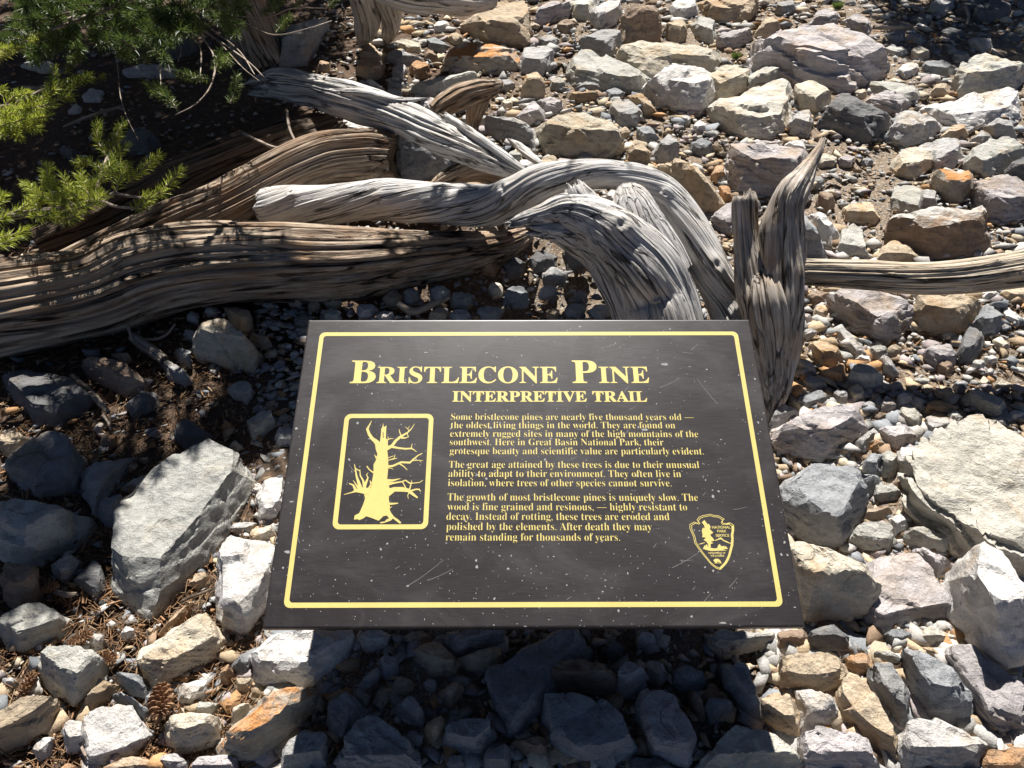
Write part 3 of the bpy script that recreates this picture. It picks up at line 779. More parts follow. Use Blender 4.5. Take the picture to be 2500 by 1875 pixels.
# ------------------------------------------------------------------ gravel: thousands of chips nobody could count
def make_gravel():
    rng = np.random.RandomState(5)
    protos = {}
    for lvl, npt in ((1, 7), (2, 9)):
        for j in range(14):
            pts = rng.normal(size=(npt, 3))
            pts /= np.linalg.norm(pts, axis=1)[:, None]
            pts *= np.array([1.4, .95, .55])*rng.uniform(.75, 1.2, (npt, 1))
            bm = bmesh.new()
            for p in pts:
                bm.verts.new(p)
            r_ = bmesh.ops.convex_hull(bm, input=bm.verts)
            bmesh.ops.delete(bm, geom=list({e for e in r_['geom_interior']+r_['geom_unused'] if isinstance(e, bmesh.types.BMVert)}), context='VERTS')
            bm.verts.index_update()
            protos[lvl, j] = (np.array([v.co[:] for v in bm.verts]), np.array([[v.index for v in f.verts] for f in bm.faces]))
            bm.free()
    pal = np.array([(.46, .43, .39), (.34, .33, .31), (.23, .24, .25), (.42, .32, .21), (.40, .23, .11), (.34, .29, .28), (.26, .18, .12), (.48, .40, .29)])
    wts = np.array([.22, .2, .13, .17, .05, .1, .06, .07])
    Vs, Fs, Cs, off = [], [], [], 0
    n = 0
    while n < 42000:
        if rng.rand() < .8:
            gx, gy = rng.uniform(-250, 2750), rng.uniform(-60, 2050)
            p = at(gx, gy, 0)
        else:
            p = np.array([rng.uniform(-3.5, 3.5), rng.uniform(.3, 6.2), 0])
            gx, gy = project([p[0], p[1], ground_z(p[1])])
        # pine litter on the left and the open dirt patch on the right carry fewer chips
        keep = 1.0
        if gx < 620 and gy > 740: keep = .18
        if gx < 760 and gy < 620: keep = .3
        if 720 < gx < 1880 and gy > 1500: keep = .3
        if 740 < gx < 1520 and 540 < gy < 800: keep = .6
        if 1960 < gx < 2260 and 360 < gy < 560: keep = .8
        if gx > 2150 and 800 < gy < 1000: keep = .5
        if rng.rand() > keep:
            continue
        n += 1
        s = .004 + .0135*rng.rand()**2.0
        stony = (gx > 900 and gy < 480) or (gx > 1930 and 560 < gy < 1100) or gy > 1540
        if rng.rand() < (.26 if stony else .10): s = .012+rng.rand()**1.6*(.028 if stony else .012)
        if keep < .9: s *= .8
        V, Fc = protos[2 if s > .009 else 1, rng.randint(14)]
        a = rng.uniform(0, 2*math.pi)
        e = rng.normal(0, .35, 2)
        Rz = np.array([[math.cos(a), -math.sin(a), 0], [math.sin(a), math.cos(a), 0], [0, 0, 1]])
        Rx = np.array([[1, 0, 0], [0, math.cos(e[0]), -math.sin(e[0])], [0, math.sin(e[0]), math.cos(e[0])]])
        W = (V*s*rng.uniform(.75, 1.25, 3))@Rx.T@Rz.T + np.array([p[0], p[1], ground_z(p[1])+s*.1-.004])
        Vs.append(W)
        Fs.append(Fc+off)
        off += len(W)
        col = pal[rng.choice(8, p=wts)]*rng.uniform(.75, 1.2)
        Cs.append(np.tile(np.append(col, 1), (len(W), 1)))
    k = NT('gravel_chips')
    at_ = k.n('Attribute', attribute_name='tint').outputs[0]
    tc = k.n('TexCoord').outputs['Object']
    nz = k.noise(tc, 220, 4, .7)
    m = k.out(k.scale_col(at_, k.remap(nz, .3, .7, .7, 1.25)), .9, k.bump(nz, .6, .003), .2)
    o = mesh_obj('gravel', np.vstack(Vs), np.vstack(Fs), m, smooth=False)
    ca = o.data.color_attributes.new('tint', 'FLOAT_COLOR', 'POINT')
    ca.data.foreach_set('color', np.vstack(Cs).astype(np.float32).ravel())
    return tag(o, 'loose stone chips filling the gaps between the rocks', 'gravel', kind='stuff')

gravel = make_gravel()

# ------------------------------------------------------------------ pine litter: dry needles and bark flakes on the soil
def make_litter():
    rng = np.random.RandomState(11)
    Vs, Fs, Cs, off = [], [], [], 0
    n = 0
    while n < 16000:
        gx, gy = rng.uniform(-200, 2600), rng.uniform(-60, 1990)
        w = .05
        if gx < 640 and gy > 760: w = 1.0
        elif gx < 800 and gy < 700: w = .55
        elif gx < 1000 and gy > 1050: w = .5
        elif gx > 2100 and (700 < gy < 1000 or gy < 330): w = .4
        if rng.rand() > w:
            continue
        n += 1
        p = at(gx, gy, 0)
        a = rng.uniform(0, math.pi)
        L = rng.uniform(.008, .02)
        wd = rng.uniform(.0006, .0011)
        if rng.rand() < .06: wd *= 3.5; L *= .8
        d = np.array([math.cos(a), math.sin(a), rng.normal(0, .25)])
        s = np.array([-math.sin(a), math.cos(a), 0])
        c = np.array([p[0], p[1], ground_z(p[1]) + rng.uniform(-.008, .006)])
        u = np.array([0, 0, wd])
        W = np.array([c-d*L-s*wd, c-d*L+s*wd, c-d*L+u, c+d*L-s*wd, c+d*L+s*wd, c+d*L+u])
        Vs.append(W)
        Fs.append(np.array([[0, 3, 5, 2], [1, 2, 5, 4], [0, 1, 4, 3]])+off)
        off += 6
        col = np.array((.24, .135, .07))*rng.uniform(.45, 1.5) if rng.rand() < .8 else np.array((.36, .25, .15))
        Cs.append(np.tile(np.append(col, 1), (6, 1)))
    k = NT('dry_needles')
    m = k.out(k.n('Attribute', attribute_name='tint').outputs[0], .8, None, .2)
    o = mesh_obj('pine_litter', np.vstack(Vs), np.vstack(Fs), m, smooth=False)
    ca = o.data.color_attributes.new('tint', 'FLOAT_COLOR', 'POINT')
    ca.data.foreach_set('color', np.vstack(Cs).astype(np.float32).ravel())
    return tag(o, 'brown carpet of dry pine needles on the soil', 'pine litter', kind='stuff')

litter = make_litter()

# ------------------------------------------------------------------ weathered wood
def wood_material(name, pale, dark, warm, warm_amt=.4, crack=.6, fine=1.0):
    k = NT(name)
    g = k.n('Attribute', attribute_name='grain').outputs['Vector']
    v1 = k.n('Mapping', {'Vector': g, 'Scale': (1, 1, .035)}).outputs[0]
    v2 = k.n('Mapping', {'Vector': g, 'Scale': (1, 1, .09)}).outputs[0]
    n1 = k.noise(v1, 130*fine, 6, .6, .4)
    n2 = k.noise(v1, 420*fine, 5, .65, .2)
    n3 = k.noise(v2, 45*fine, 5, .6, .8)
    blot = k.noise(g, 9, 5, .6)
    c = k.mix(k.remap(n1, .35, .65), dark, pale)
    c = k.mix(k.math('MULTIPLY', k.remap(blot, .45, .65), warm_amt), c, warm)
    c = k.scale_col(c, k.remap(n2, .3, .7, .78, 1.18))
    wob = k.n('VectorMath', {0: v1, 1: k.n('VectorMath', {0: k.n('TexNoise', {'Vector': v2, 'Scale': 30.0*fine, 'Detail': 3.0}).outputs[1], 'Scale': .02}, operation='SCALE').outputs[0]}, operation='ADD').outputs[0]
    vd = k.n('TexVoronoi', {'Vector': wob, 'Scale': 42.0*fine}, feature='DISTANCE_TO_EDGE').outputs[0]
    gate = k.remap(k.noise(v2, 22, 4, .6), .47, .62)
    chk = k.math('MULTIPLY', k.remap(vd, .055, .012), gate)
    cr = k.math('MAXIMUM', chk, k.math('MULTIPLY', k.remap(n3, .42, .35), k.remap(n1, .60, .42)))
    c = k.mix(k.math('MULTIPLY', cr, crack), c, (dark[0]*.12, dark[1]*.11, dark[2]*.1))
    n = k.bump(k.math('SUBTRACT', 1.0, cr), 1.0, .010)
    n = k.bump(n1, .9, .006, n)
    n = k.bump(n2, .5, .0015, n)
    return k.out(c, .8, n, .25)

WOOD = {
 'grey': wood_material('silver_weathered_wood', (.60, .58, .55), (.32, .305, .29), (.46, .38, .29), .3, .9),
 'brown': wood_material('furrowed_brown_wood', (.48, .385, .285), (.105, .066, .042), (.28, .17, .095), .65, 1.0, .8),
 'snag': wood_material('brown_grey_snag_wood', (.54, .485, .42), (.25, .20, .155), (.38, .255, .15), .55, .95),
 'bark': wood_material('dark_rotting_wood', (.17, .125, .09), (.06, .042, .03), (.14, .085, .05), .5, 1.0, .8),
 'pole': wood_material('barkless_log_wood', (.54, .47, .37), (.27, .205, .145), (.50, .40, .27), .4, .95),
 'pale': wood_material('bleached_wood', (.54, .50, .45), (.30, .26, .22), (.50, .40, .29), .4, .8),
 'twig': wood_material('twig_wood', (.40, .34, .28), (.20, .15, .11), (.3, .2, .13), .3, .4),
}

def spline(P, n):
    P = np.asarray(P, float)
    Q = np.vstack([2*P[0]-P[1], P, 2*P[-1]-P[-2]])
    seg = np.linalg.norm(np.diff(P[:, :3], axis=0), axis=1)
    cum = np.concatenate([[0], np.cumsum(seg)])
    out = []
    for s in np.linspace(0, cum[-1], n):
        i = min(len(seg)-1, max(0, np.searchsorted(cum, s, side='right')-1))
        t = (s-cum[i])/max(seg[i], 1e-9)
        a, b, c, d = Q[i], Q[i+1], Q[i+2], Q[i+3]
        out.append(.5*((2*b)+(c-a)*t+(2*a-5*b+4*c-d)*t*t+(3*b-a-3*c+d)*t**3))
    return np.array(out), cum[-1]

def limb(ctrl, n, m, seed=0, twist=0.0, groove=.06, lobes=.12, jag=(0, 0), close=(.5, .5), flat=1.0, gfreq=3.2, gstretch=3.0, fine=.012, knots=()):
    """a tapering, furrowed piece of wood along ctrl = [(x, y, z, radius)]; returns verts, faces, grain"""
    S, L = spline(ctrl, n)
    C, Rr = S[:, :3], np.maximum(S[:, 3], .001)
    T = np.gradient(C, axis=0)
    T /= np.linalg.norm(T, axis=1)[:, None]
    up = np.array([0, 0, 1.0]) if abs(T[0][2]) < .8 else np.array([0, -1.0, 0])
    Nn = np.zeros_like(C)
    v = up - T[0]*(up@T[0])
    v /= np.linalg.norm(v)
    for i in range(n):
        v = v - T[i]*(v@T[i])
        v /= np.linalg.norm(v)
        Nn[i] = v
    B = np.cross(T, Nn)
    th = np.linspace(0, 2*np.pi, m, endpoint=False)
    s = np.linspace(0, L, n)
    TH, Sg = np.meshgrid(th, s)
    R2 = np.repeat(Rr[:, None], m, 1)
    rm = float(Rr.mean())
    ang = TH.copy()                                   # the grain follows the mesh columns, which wind round the axis
    TH = TH - twist*Sg/rm*.25
    q = np.stack([np.cos(ang)*gfreq*.5+seed*3.1, np.sin(ang)*gfreq*.5, Sg/rm/gstretch], 2).reshape(-1, 3)
    lob = fbm(np.stack([np.cos(ang)*.9+seed, np.sin(ang)*.9, Sg/rm*.28], 2).reshape(-1, 3), 2, seed+3).reshape(n, m)
    g1 = 1-np.sqrt(fbm(q*np.array([1.6, 1.6, .35]), 2, seed+11)**2+.012).reshape(n, m)*2
    g2 = 1-np.sqrt(fbm(q*np.array([4.2, 4.2, .45]), 1, seed+21)**2+.03).reshape(n, m)*2
    fn = fbm(q*np.array([14, 14, 1.3]), 2, seed+31).reshape(n, m)
    rad = R2*(1 + lobes*lob + groove*np.clip(g1, -1, 1) + groove*.5*np.clip(g2, -1, 1) + fine*fn)
    for ks, ka, kr, kh in knots:
        d = ((Sg/L-ks)*L)**2 + (np.angle(np.exp(1j*(TH-ka)))*R2)**2
        rad = rad + kh*np.exp(-d/(kr*kr)) - kh*.9*np.exp(-d/(kr*kr*.12))
    fl = np.ones_like(TH)*flat
    X = C[:, None, :] + (np.cos(TH)*rad*fl)[:, :, None]*Nn[:, None, :] + (np.sin(TH)*rad)[:, :, None]*B[:, None, :]
    # broken, splintered ends: push fibres different distances along the axis
    for e, sgn in ((0, -1), (1, 1)):
        if jag[e]:
            k0 = max(4, int(n*.08))
            idx = np.arange(k0) if e == 0 else np.arange(n-1, n-1-k0, -1)
            j = fbm(np.stack([np.cos(ang[idx[0]])*3.4+seed+7, np.sin(ang[idx[0]])*3.4, np.zeros(m)], 1), 3, seed+41)
            for a, i in enumerate(idx):
                X[i] += (T[i]*sgn)[None, :]*(j*jag[e]*(1-a/k0))[:, None]
    V = X.reshape(-1, 3)
    i = np.arange(n*m).reshape(n, m)
    r = np.roll(i, -1, 1)
    Fc = np.stack([i[:-1].ravel(), i[1:].ravel(), r[1:].ravel(), r[:-1].ravel()], 1)
    G = np.stack([np.cos(ang)*R2, np.sin(ang)*R2, Sg], 2).reshape(-1, 3) + seed*1.7
    # close the ends with sunken, ringed caps
    Vx, Fx, Gx = [V], [Fc], [G]
    base = n*m
    for e in (0, 1):
        ring = i[0] if e == 0 else i[-1]
        c = V[ring].mean(0)
        ax = T[0] if e == 0 else -T[-1]
        prev = ring
        for f, dp in ((.7, close[e]*.25), (.35, close[e]*.45), (.04, close[e]*.5)):
            W = c + (V[ring]-c)*f + ax*dp*Rr[0 if e == 0 else -1] + ax[None]*(fbm(V[ring]*60*f+seed, 2, 5)*.12*Rr[0 if e == 0 else -1])[:, None]
            Vx.append(W)
            Gx.append(G[ring]*f + np.array([0, 0, .3*f]))
            cur = np.arange(base, base+m)
            pr, cr = np.roll(prev, -1), np.roll(cur, -1)
            Fx.append(np.stack([prev, pr, cr, cur], 1) if e == 0 else np.stack([prev, cur, cr, pr], 1))
            prev = cur
            base += m
    return np.vstack(Vx), np.vstack(Fx), np.vstack(Gx)

def wood_obj(name, limbs, mat, base, parent=None):
    V = np.vstack([l[0] for l in limbs])
    offs = np.cumsum([0]+[len(l[0]) for l in limbs[:-1]])
    Fc = np.vstack([l[1]+o for l, o in zip(limbs, offs)])
    G = np.vstack([l[2] for l in limbs])
    o = mesh_obj(name, recenter(V, base), Fc, mat, parent)
    a = o.data.attributes.new('grain', 'FLOAT_VECTOR', 'POINT')
    a.data.foreach_set('vector', G.astype(np.float32).ravel())
    if parent is None:
        o.location = base
    return o

def W(zone, pts):
    """control points (x, y, radius in photo px, height of the axis over the slope or 'r' to lie on it)"""
    out = []
    s = ZONES[zone][2]
    for x, y, r, h in pts:
        X, Y = px(zone, x, y)
        rp = r/s
        hh = .05 if h == 'r' else h
        for _ in range(4):
            p = at(X, Y, hh)
            rw = rp*depth(p)/F
            if h == 'r':
                hh = rw*.85
        out.append((p[0], p[1], p[2], rw))
    return out

def gbase(ctrl):
    c = np.array(ctrl)
    return np.array([c[:, 0].mean(), c[:, 1].mean(), ground_z(c[:, 1].mean())])

KEEP_LIT = []
def keep_lit(ctrl, rad, a=0.0, b=1.0, up=0.0):
    S, _ = spline(ctrl, 60)
    for q in S[int(a*59):int(b*59)+1:2]:
        KEEP_LIT.append((q[:3]+np.array([0, 0, up*q[3]]), rad))

_c = W(0, [(-130, 690, 98, 'r'), (0, 668, 96, 'r'), (110, 652, 92, 'r'), (220, 632, 88, 'r'), (310, 600, 92, 'r'), (440, 578, 88, 'r'), (600, 572, 82, 'r'), (760, 570, 72, 'r'),
            (900, 558, 56, 'r'), (1010, 545, 44, 'r'), (1090, 528, 32, 'r'), (1140, 505, 16, 'r')])
keep_lit(_c, .14, .36, .72, .8)
log_a = tag(wood_obj('fallen_log', [limb(_c, 420, 230, 2, .12, .085, .14, (0, .03), gfreq=7.5, gstretch=24.0, fine=.02)], WOOD['brown'], gbase(_c)),
            'thick furrowed brown log lying across the left side in the foreground', 'log', 'dead wood on the slope')
_c = W(0, [(852, 346, 46, .10), (800, 345, 56, .10), (715, 352, 60, .10), (640, 375, 58, .10), (560, 412, 58, 'r'), (470, 455, 56, 'r'), (380, 490, 52, 'r'), (280, 530, 46, 'r'), (170, 575, 40, 'r'), (60, 620, 34, 'r')])
log_b = tag(wood_obj('fallen_log', [limb(_c, 300, 200, 5, .10, .09, .12, (.012, 0), gfreq=7.0, gstretch=22.0, fine=.02)], WOOD['brown'], gbase(_c)),
            'curved ridged log with a blunt right end beside the shaded blue-grey boulder', 'log', 'dead wood on the slope')
_c = W(0, [(735, 262, 20, 'r'), (680, 285, 36, 'r'), (590, 315, 46, 'r'), (480, 355, 48, 'r'), (380, 395, 46, 'r'), (280, 440, 42, 'r'), (180, 490, 38, 'r'), (80, 530, 34, 'r')])
log_b2 = tag(wood_obj('fallen_log', [limb(_c, 200, 110, 9, .05, .09, .16, (.02, 0), gfreq=5.0, gstretch=5.0, fine=.03)], WOOD['bark'], gbase(_c)),
             'dark sunken rotting log in shade under the pine boughs', 'log', 'dead wood on the slope')
_c = W(0, [(562, 456, 36, .10), (580, 455, 43, .10), (640, 446, 42, .10), (720, 440, 41, .11), (820, 432, 43, .13), (900, 436, 46, .16), (980, 442, 47, .20), (1050, 446, 44, .25), (1110, 425, 42, .30),
            (1165, 395, 40, .36), (1230, 381, 34, .38), (1300, 376, 30, .39), (1365, 384, 32, .39), (1425, 410, 36, .36), (1465, 455, 40, .32), (1500, 515, 42, .27), (1530, 580, 42, .21), (1565, 645, 42, .14), (1590, 710, 42, .09), (1605, 770, 40, .03), (1615, 830, 38, -.05)])
keep_lit(_c, .09, .02)
root_c = tag(wood_obj('twisted_root', [limb(_c, 460, 170, 12, .7, .030, .12, (.006, 0), (.2, .4), gfreq=5.5, gstretch=6.0, fine=.025, knots=[(.06, .5, .02, .012), (.22, 1.2, .03, .012), (.30, -.3, .018, -.010), (.47, .8, .035, .014), (.63, .3, .022, -.012), (.70, 1.4, .02, .010), (.82, 1.0, .03, .012)])], WOOD['grey'], gbase(_c)),
             'smooth grey twisted root arching over to the right behind the sign', 'root', 'dead wood on the slope')
_d1 = W(0, [(1102, 482, 6, .33), (1130, 474, 14, .335), (1170, 464, 20, .34), (1225, 455, 34, .35), (1290, 480, 50, .34), (1345, 525, 62, .31), (1395, 580, 70, .26), (1425, 640, 74, .19), (1440, 710, 78, .12), (1452, 790, 80, .03), (1460, 870, 78, -.08), (1466, 930, 70, -.16)])
_d2 = W(0, [(1240, 402, 20, .40), (1252, 425, 28, .38), (1275, 460, 38, .34), (1310, 500, 44, .29)])
_d3 = W(0, [(1350, 404, 20, .41), (1362, 430, 38, .39), (1378, 478, 52, .35), (1400, 535, 62, .29), (1425, 600, 68, .22)])
_d4 = W(0, [(1150, 494, 12, .31), (1220, 502, 32, .29), (1300, 545, 48, .24), (1350, 615, 56, .17), (1385, 700, 60, .08), (1405, 790, 60, -.03), (1415, 860, 56, -.12)])
keep_lit(_d1, .09)
root_d = tag(wood_obj('gnarled_root', [limb(_d1, 280, 130, 15, .3, .05, .2, (.02, 0), gfreq=6.0, gstretch=5.0, fine=.035, knots=[(.35, .6, .03, .016), (.55, 1.2, .035, -.018), (.7, .2, .03, .012)]), limb(_d2, 90, 80, 16, .2, .08, .14, (.02, 0), gfreq=4.5, gstretch=6.0, fine=.03),
                                       limb(_d3, 120, 90, 17, .3, .06, .14, (0, 0), (-.6, .3), gfreq=4.5, gstretch=7.0, fine=.02), limb(_d4, 120, 90, 18, .1, .06, .16, (.02, 0), gfreq=4.2)], WOOD['grey'], gbase(_d1)),
             'gnarled grey root with a pointed left tip bulging down behind the sign', 'root', 'dead wood on the slope')

def E_pts(pts):
    b = at(*px(0, 1675, 900), 0)
    out = []
    for x, y, r, dy in pts:
        X, Y = px(0, x, y)
        p = at_y(X, Y, b[1]+dy)
        out.append((p[0], p[1], p[2], r/ZONES[0][2]*depth(p)/F))
    return out, b
_e1, _eb = E_pts([(1778, 300, 4, .40), (1768, 326, 9, .38), (1750, 356, 15, .36), (1730, 386, 23, .33), (1708, 418, 32, .30), (1697, 455, 36, .28), (1695, 510, 41, .25), (1693, 570, 43, .22), (1692, 640, 42, .18), (1690, 710, 37, .14), (1685, 780, 30, .10), (1678, 840, 26, .05), (1670, 890, 14, .0), (1667, 915, 10, -.02)])
_e2, _ = E_pts([(1607, 424, 18, .34), (1608, 440, 21, .33), (1610, 490, 23, .31), (1616, 550, 26, .27), (1626, 620, 31, .22), (1640, 690, 34, .17), (1650, 760, 30, .12), (1658, 830, 24, .06), (1664, 890, 12, .01), (1666, 912, 8, -.02)])
_e3, _ = E_pts([(1640, 545, 14, .26), (1648, 585, 34, .24), (1658, 640, 48, .19), (1666, 710, 48, .15), (1670, 780, 41, .10), (1670, 840, 29, .05), (1669, 890, 14, .0), (1667, 915, 9, -.02)])
spike = empty('forked_stump', (_eb[0], _eb[1], ground_z(_eb[1])))
tag(spike, 'upright forked grey stump with a tall curved spike behind the sign\'s right corner', 'stump', 'dead wood on the slope')
wood_obj('spike', [limb(_e1, 320, 130, 22, .10, .09, .22, (.006, 0), gfreq=5.0, gstretch=8.0, fine=.04)], WOOD['snag'], np.array(spike.location), spike)
wood_obj('stump_body', [limb(_e3, 240, 130, 27, .10, .08, .2, (.01, 0), (.3, .3), gfreq=5.5, gstretch=8.0, fine=.05)], WOOD['snag'], np.array(spike.location), spike)
wood_obj('broken_prong', [limb(_e2, 240, 110, 25, .08, .10, .2, (.014, 0), (.2, .3), gfreq=5.0, gstretch=8.0, fine=.05)], WOOD['snag'], np.array(spike.location), spike)

_c = W(4, [(860, 158, 70, .24), (905, 156, 72, .24), (1100, 168, 78, .25), (1300, 180, 84, .26), (1550, 192, 92, .27), (1800, 188, 100, .28), (2000, 168, 104, .29), (2212, 138, 106, .30), (2500, 95, 108, .31), (2800, 60, 108, .32)])
log_f = tag(wood_obj('fallen_log', [limb(_c, 320, 130, 31, .12, .075, .08, (0, 0), gfreq=7.0, gstretch=12.0, fine=.03,
             knots=[(.49, 1.9, .012, .010), (.27, .9, .008, .006), (.57, .4, .01, .007), (.63, 1.2, .011, .008), (.36, 1.3, .007, .005), (.21, 1.9, .007, .005)])], WOOD['pole'], gbase(_c)),
             'straight weathered log with knots lying along the right edge', 'log', 'dead wood on the slope')

_c = W(2, [(-430, 520, 34, .12), (-370, 510, 66, .13), (-266, 505, 88, .15), (-66, 540, 94, .18), (20, 570, 100, .19), (134, 606, 104, .21), (300, 660, 100, .22), (480, 735, 92, .23), (640, 815, 92, .24), (790, 880, 84, .25), (920, 935, 70, .26), (1040, 990, 52, .27), (1150, 1035, 34, .28), (1225, 1060, 16, .28)])
_g2 = W(2, [(80, 545, 30, .29), (250, 560, 34, .29), (430, 600, 30, .29), (590, 592, 8, .29)])
_g3 = W(2, [(1105, 845, 10, .22), (1150, 880, 22, .23), (1220, 940, 24, .25), (1290, 990, 12, .26)])
_g4 = W(2, [(700, 690, 18, .30), (850, 790, 24, .31), (1000, 890, 24, .31), (1120, 975, 20, .31), (1220, 1045, 10, .30)])
keep_lit(_c, .10, .3)
branch_g = tag(wood_obj('broken_branch', [limb(_c, 360, 130, 41, .10, .085, .18, (.08, .01), gfreq=6.0, gstretch=8.0, fine=.04), limb(_g2, 100, 50, 42, .1, .1, .1, (.03, .02), gfreq=4.5, gstretch=9.0, flat=.6),
                                          limb(_g3, 60, 40, 43, .1, .12, .1, (.02, .02), gfreq=4.0, gstretch=9.0), limb(_g4, 120, 46, 44, .1, .12, .1, (.03, .02), gfreq=4.0, gstretch=11.0)], WOOD['grey'], gbase(_c)),
               'broken grey branch with a frayed left end slanting down to the arching root', 'branch', 'dead wood on the slope')
_c = W(2, [(640, 670, 50, .16), (700, 625, 62, .18), (790, 580, 72, .20), (880, 555, 66, .21), (960, 540, 52, .21), (1020, 520, 34, .21), (1050, 500, 14, .21)])
_c2 = W(2, [(930, 560, 50, .18), (900, 620, 60, .14), (880, 690, 50, .08), (870, 750, 40, .03)])
root_g = tag(wood_obj('curled_root', [limb(_c, 140, 90, 51, .25, .11, .14, (0, .01), gfreq=5.0, gstretch=9.0), limb(_c2, 90, 80, 52, .2, .11, .14, gfreq=5.0, gstretch=7.0)], WOOD['brown'], gbase(_c)),
             'small curled dark root poking up behind the broken branch', 'root', 'dead wood on the slope')
_c = W(2, [(620, 1120, 20, .16), (700, 1080, 44, .17), (820, 1035, 62, .18), (950, 1020, 70, .18), (1060, 1060, 70, .16), (1140, 1120, 60, .12), (1180, 1190, 50, .06)])
root_h = tag(wood_obj('curved_root', [limb(_c, 150, 90, 55, .15, .09, .14, gfreq=5.0, gstretch=8.0)], WOOD['brown'], gbase(_c)),
             'humped brown root squeezed between the broken branch and the twisted root', 'root', 'dead wood on the slope')
_h1 = W(2, [(180, -120, 80, .45), (205, -20, 72, .36), (228, 80, 72, .24), (225, 170, 62, .13), (205, 250, 26, .04), (200, 290, 14, .01)])
_h2 = W(2, [(330, -120, 70, .45), (350, -20, 62, .36), (375, 70, 58, .24), (380, 140, 52, .14), (365, 215, 36, .05), (355, 250, 18, .01)])
_h3 = W(2, [(300, -90, 90, .42), (450, -40, 90, .38), (640, -10, 80, .30), (820, 20, 70, .22), (990, 10, 40, .18)])
stump_h = tag(wood_obj('bleached_stump', [limb(_h1, 150, 110, 61, .15, .13, .12, gfreq=4.5, gstretch=9.0), limb(_h2, 150, 100, 62, .15, .13, .12, gfreq=4.5, gstretch=9.0), limb(_h3, 120, 90, 63, .1, .08, .14, gfreq=4.5, gstretch=8.0)], WOOD['pale'], gbase(_h1)),
              'pale bleached stump standing on two roots at the top edge', 'stump', 'dead wood on the slope')

# ------------------------------------------------------------------ loose twigs on the ground
TWIGS = [
 (5, [(840, 560, 8, .03), (930, 560, 8, .03), (1000, 530, 8, .03), (1050, 470, 5, .04)], 'thin curved twig crossing the sunlit stones below the furrowed log'),
 (5, [(765, 465, 9, .06), (785, 540, 9, .04), (800, 580, 8, .02)], 'short pale twig leaning against the underside of the furrowed log'),
 (5, [(800, 545, 30, .02), (880, 610, 34, .02), (990, 690, 32, .02)], 'stout broken stick half sunlit below the furrowed log'),
 (5, [(430, 780, 18, .02), (560, 900, 20, .02), (650, 1000, 14, .02)], 'dark stick in the shade beside the oval brown boulder'),
 (5, [(620, 1020, 8, .02), (650, 1060, 8, .02), (665, 1110, 6, .02)], 'tiny bent twig in the shade near the red stone'),
 (0, [(860, 655, 6, .03), (890, 672, 8, .03), (930, 660, 7, .04), (970, 642, 5, .05)], 'pale forked twig in the dark hollow above the sign'),
 (6, [(490, 1400, 9, .02), (480, 1480, 10, .02), (500, 1560, 8, .02), (520, 1590, 6, .02)], 'thin dark twig curling beside the flat bright white block'),
 (6, [(1090, 660, 8, .02), (1180, 620, 9, .03), (1290, 580, 7, .03)], 'straight twig on the litter beside the upright white boulder'),
 (6, [(330, 600, 14, .02), (400, 620, 16, .02), (460, 615, 10, .02)], 'small orange splinter of wood above the pine cones'),
 (3, [(1310, 165, 12, .05), (1420, 165, 13, .05), (1540, 165, 10, .05)], 'reddish stick lying level in the shade at the upper right'),
 (3, [(1860, 40, 8, .05), (1880, 100, 8, .04), (1865, 150, 6, .03)], 'crooked white twig below the top right corner'),
 (1, [(1460, 800, 8, .16), (1560, 850, 9, .16), (1660, 890, 10, .17), (1780, 880, 8, .18)], 'pale forked twig lying on the dark sunken log'),
 (1, [(1720, 660, 7, .22), (1740, 780, 8, .19), (1790, 880, 8, .17)], 'thin upright twig leaning on the dark sunken log'),
 (1, [(380, 760, 8, .05), (560, 690, 10, .06), (730, 640, 8, .07)], 'long thin dead twig on the ground under the boughs'),
 (1, [(140, 520, 9, .05), (260, 520, 10, .05), (370, 440, 7, .06)], 'grey twig on the pebbles under the upper left boughs'),
]
for _i, (z, p, lab) in enumerate(TWIGS):
    _c = W(z, p)
    tag(wood_obj('twig', [limb(_c, 40, 14, 80+_i, .1, .1, .15, (.004, .004))], WOOD['twig'], gbase(_c)), lab, 'twig', 'loose twigs on the ground')
# ------------------------------------------------------------------ pines
def needle_material(name, a, b):
    k = NT(name)
    t = k.n('Attribute', attribute_name='tint').outputs[0]
    col = k.mix(k.n('SeparateColor', {0: t}).outputs[0], a, b)
    k.out(col, .45, None, .4)
    tr = k.n('BsdfTranslucent', {'Color': col})
    mx = k.n('MixShader', {0: .35})
    k.t.links.new(k.b.outputs[0], mx.inputs[1])
    k.t.links.new(tr.outputs[0], mx.inputs[2])
    k.t.links.new(mx.outputs[0], k.t.nodes['Material Output'].inputs[0])
    return k.m
NEEDLE = needle_material('pine_needles', (.075, .12, .02), (.54, .58, .085))
NEEDLE_SHADED = needle_material('shaded_pine_needles', (.045, .075, .018), (.19, .24, .05))  # darker copy of the needles: shade on the second pine put into colour
NEEDLE_DRY = needle_material('dry_pine_needles', (.30, .20, .05), (.22, .20, .05))

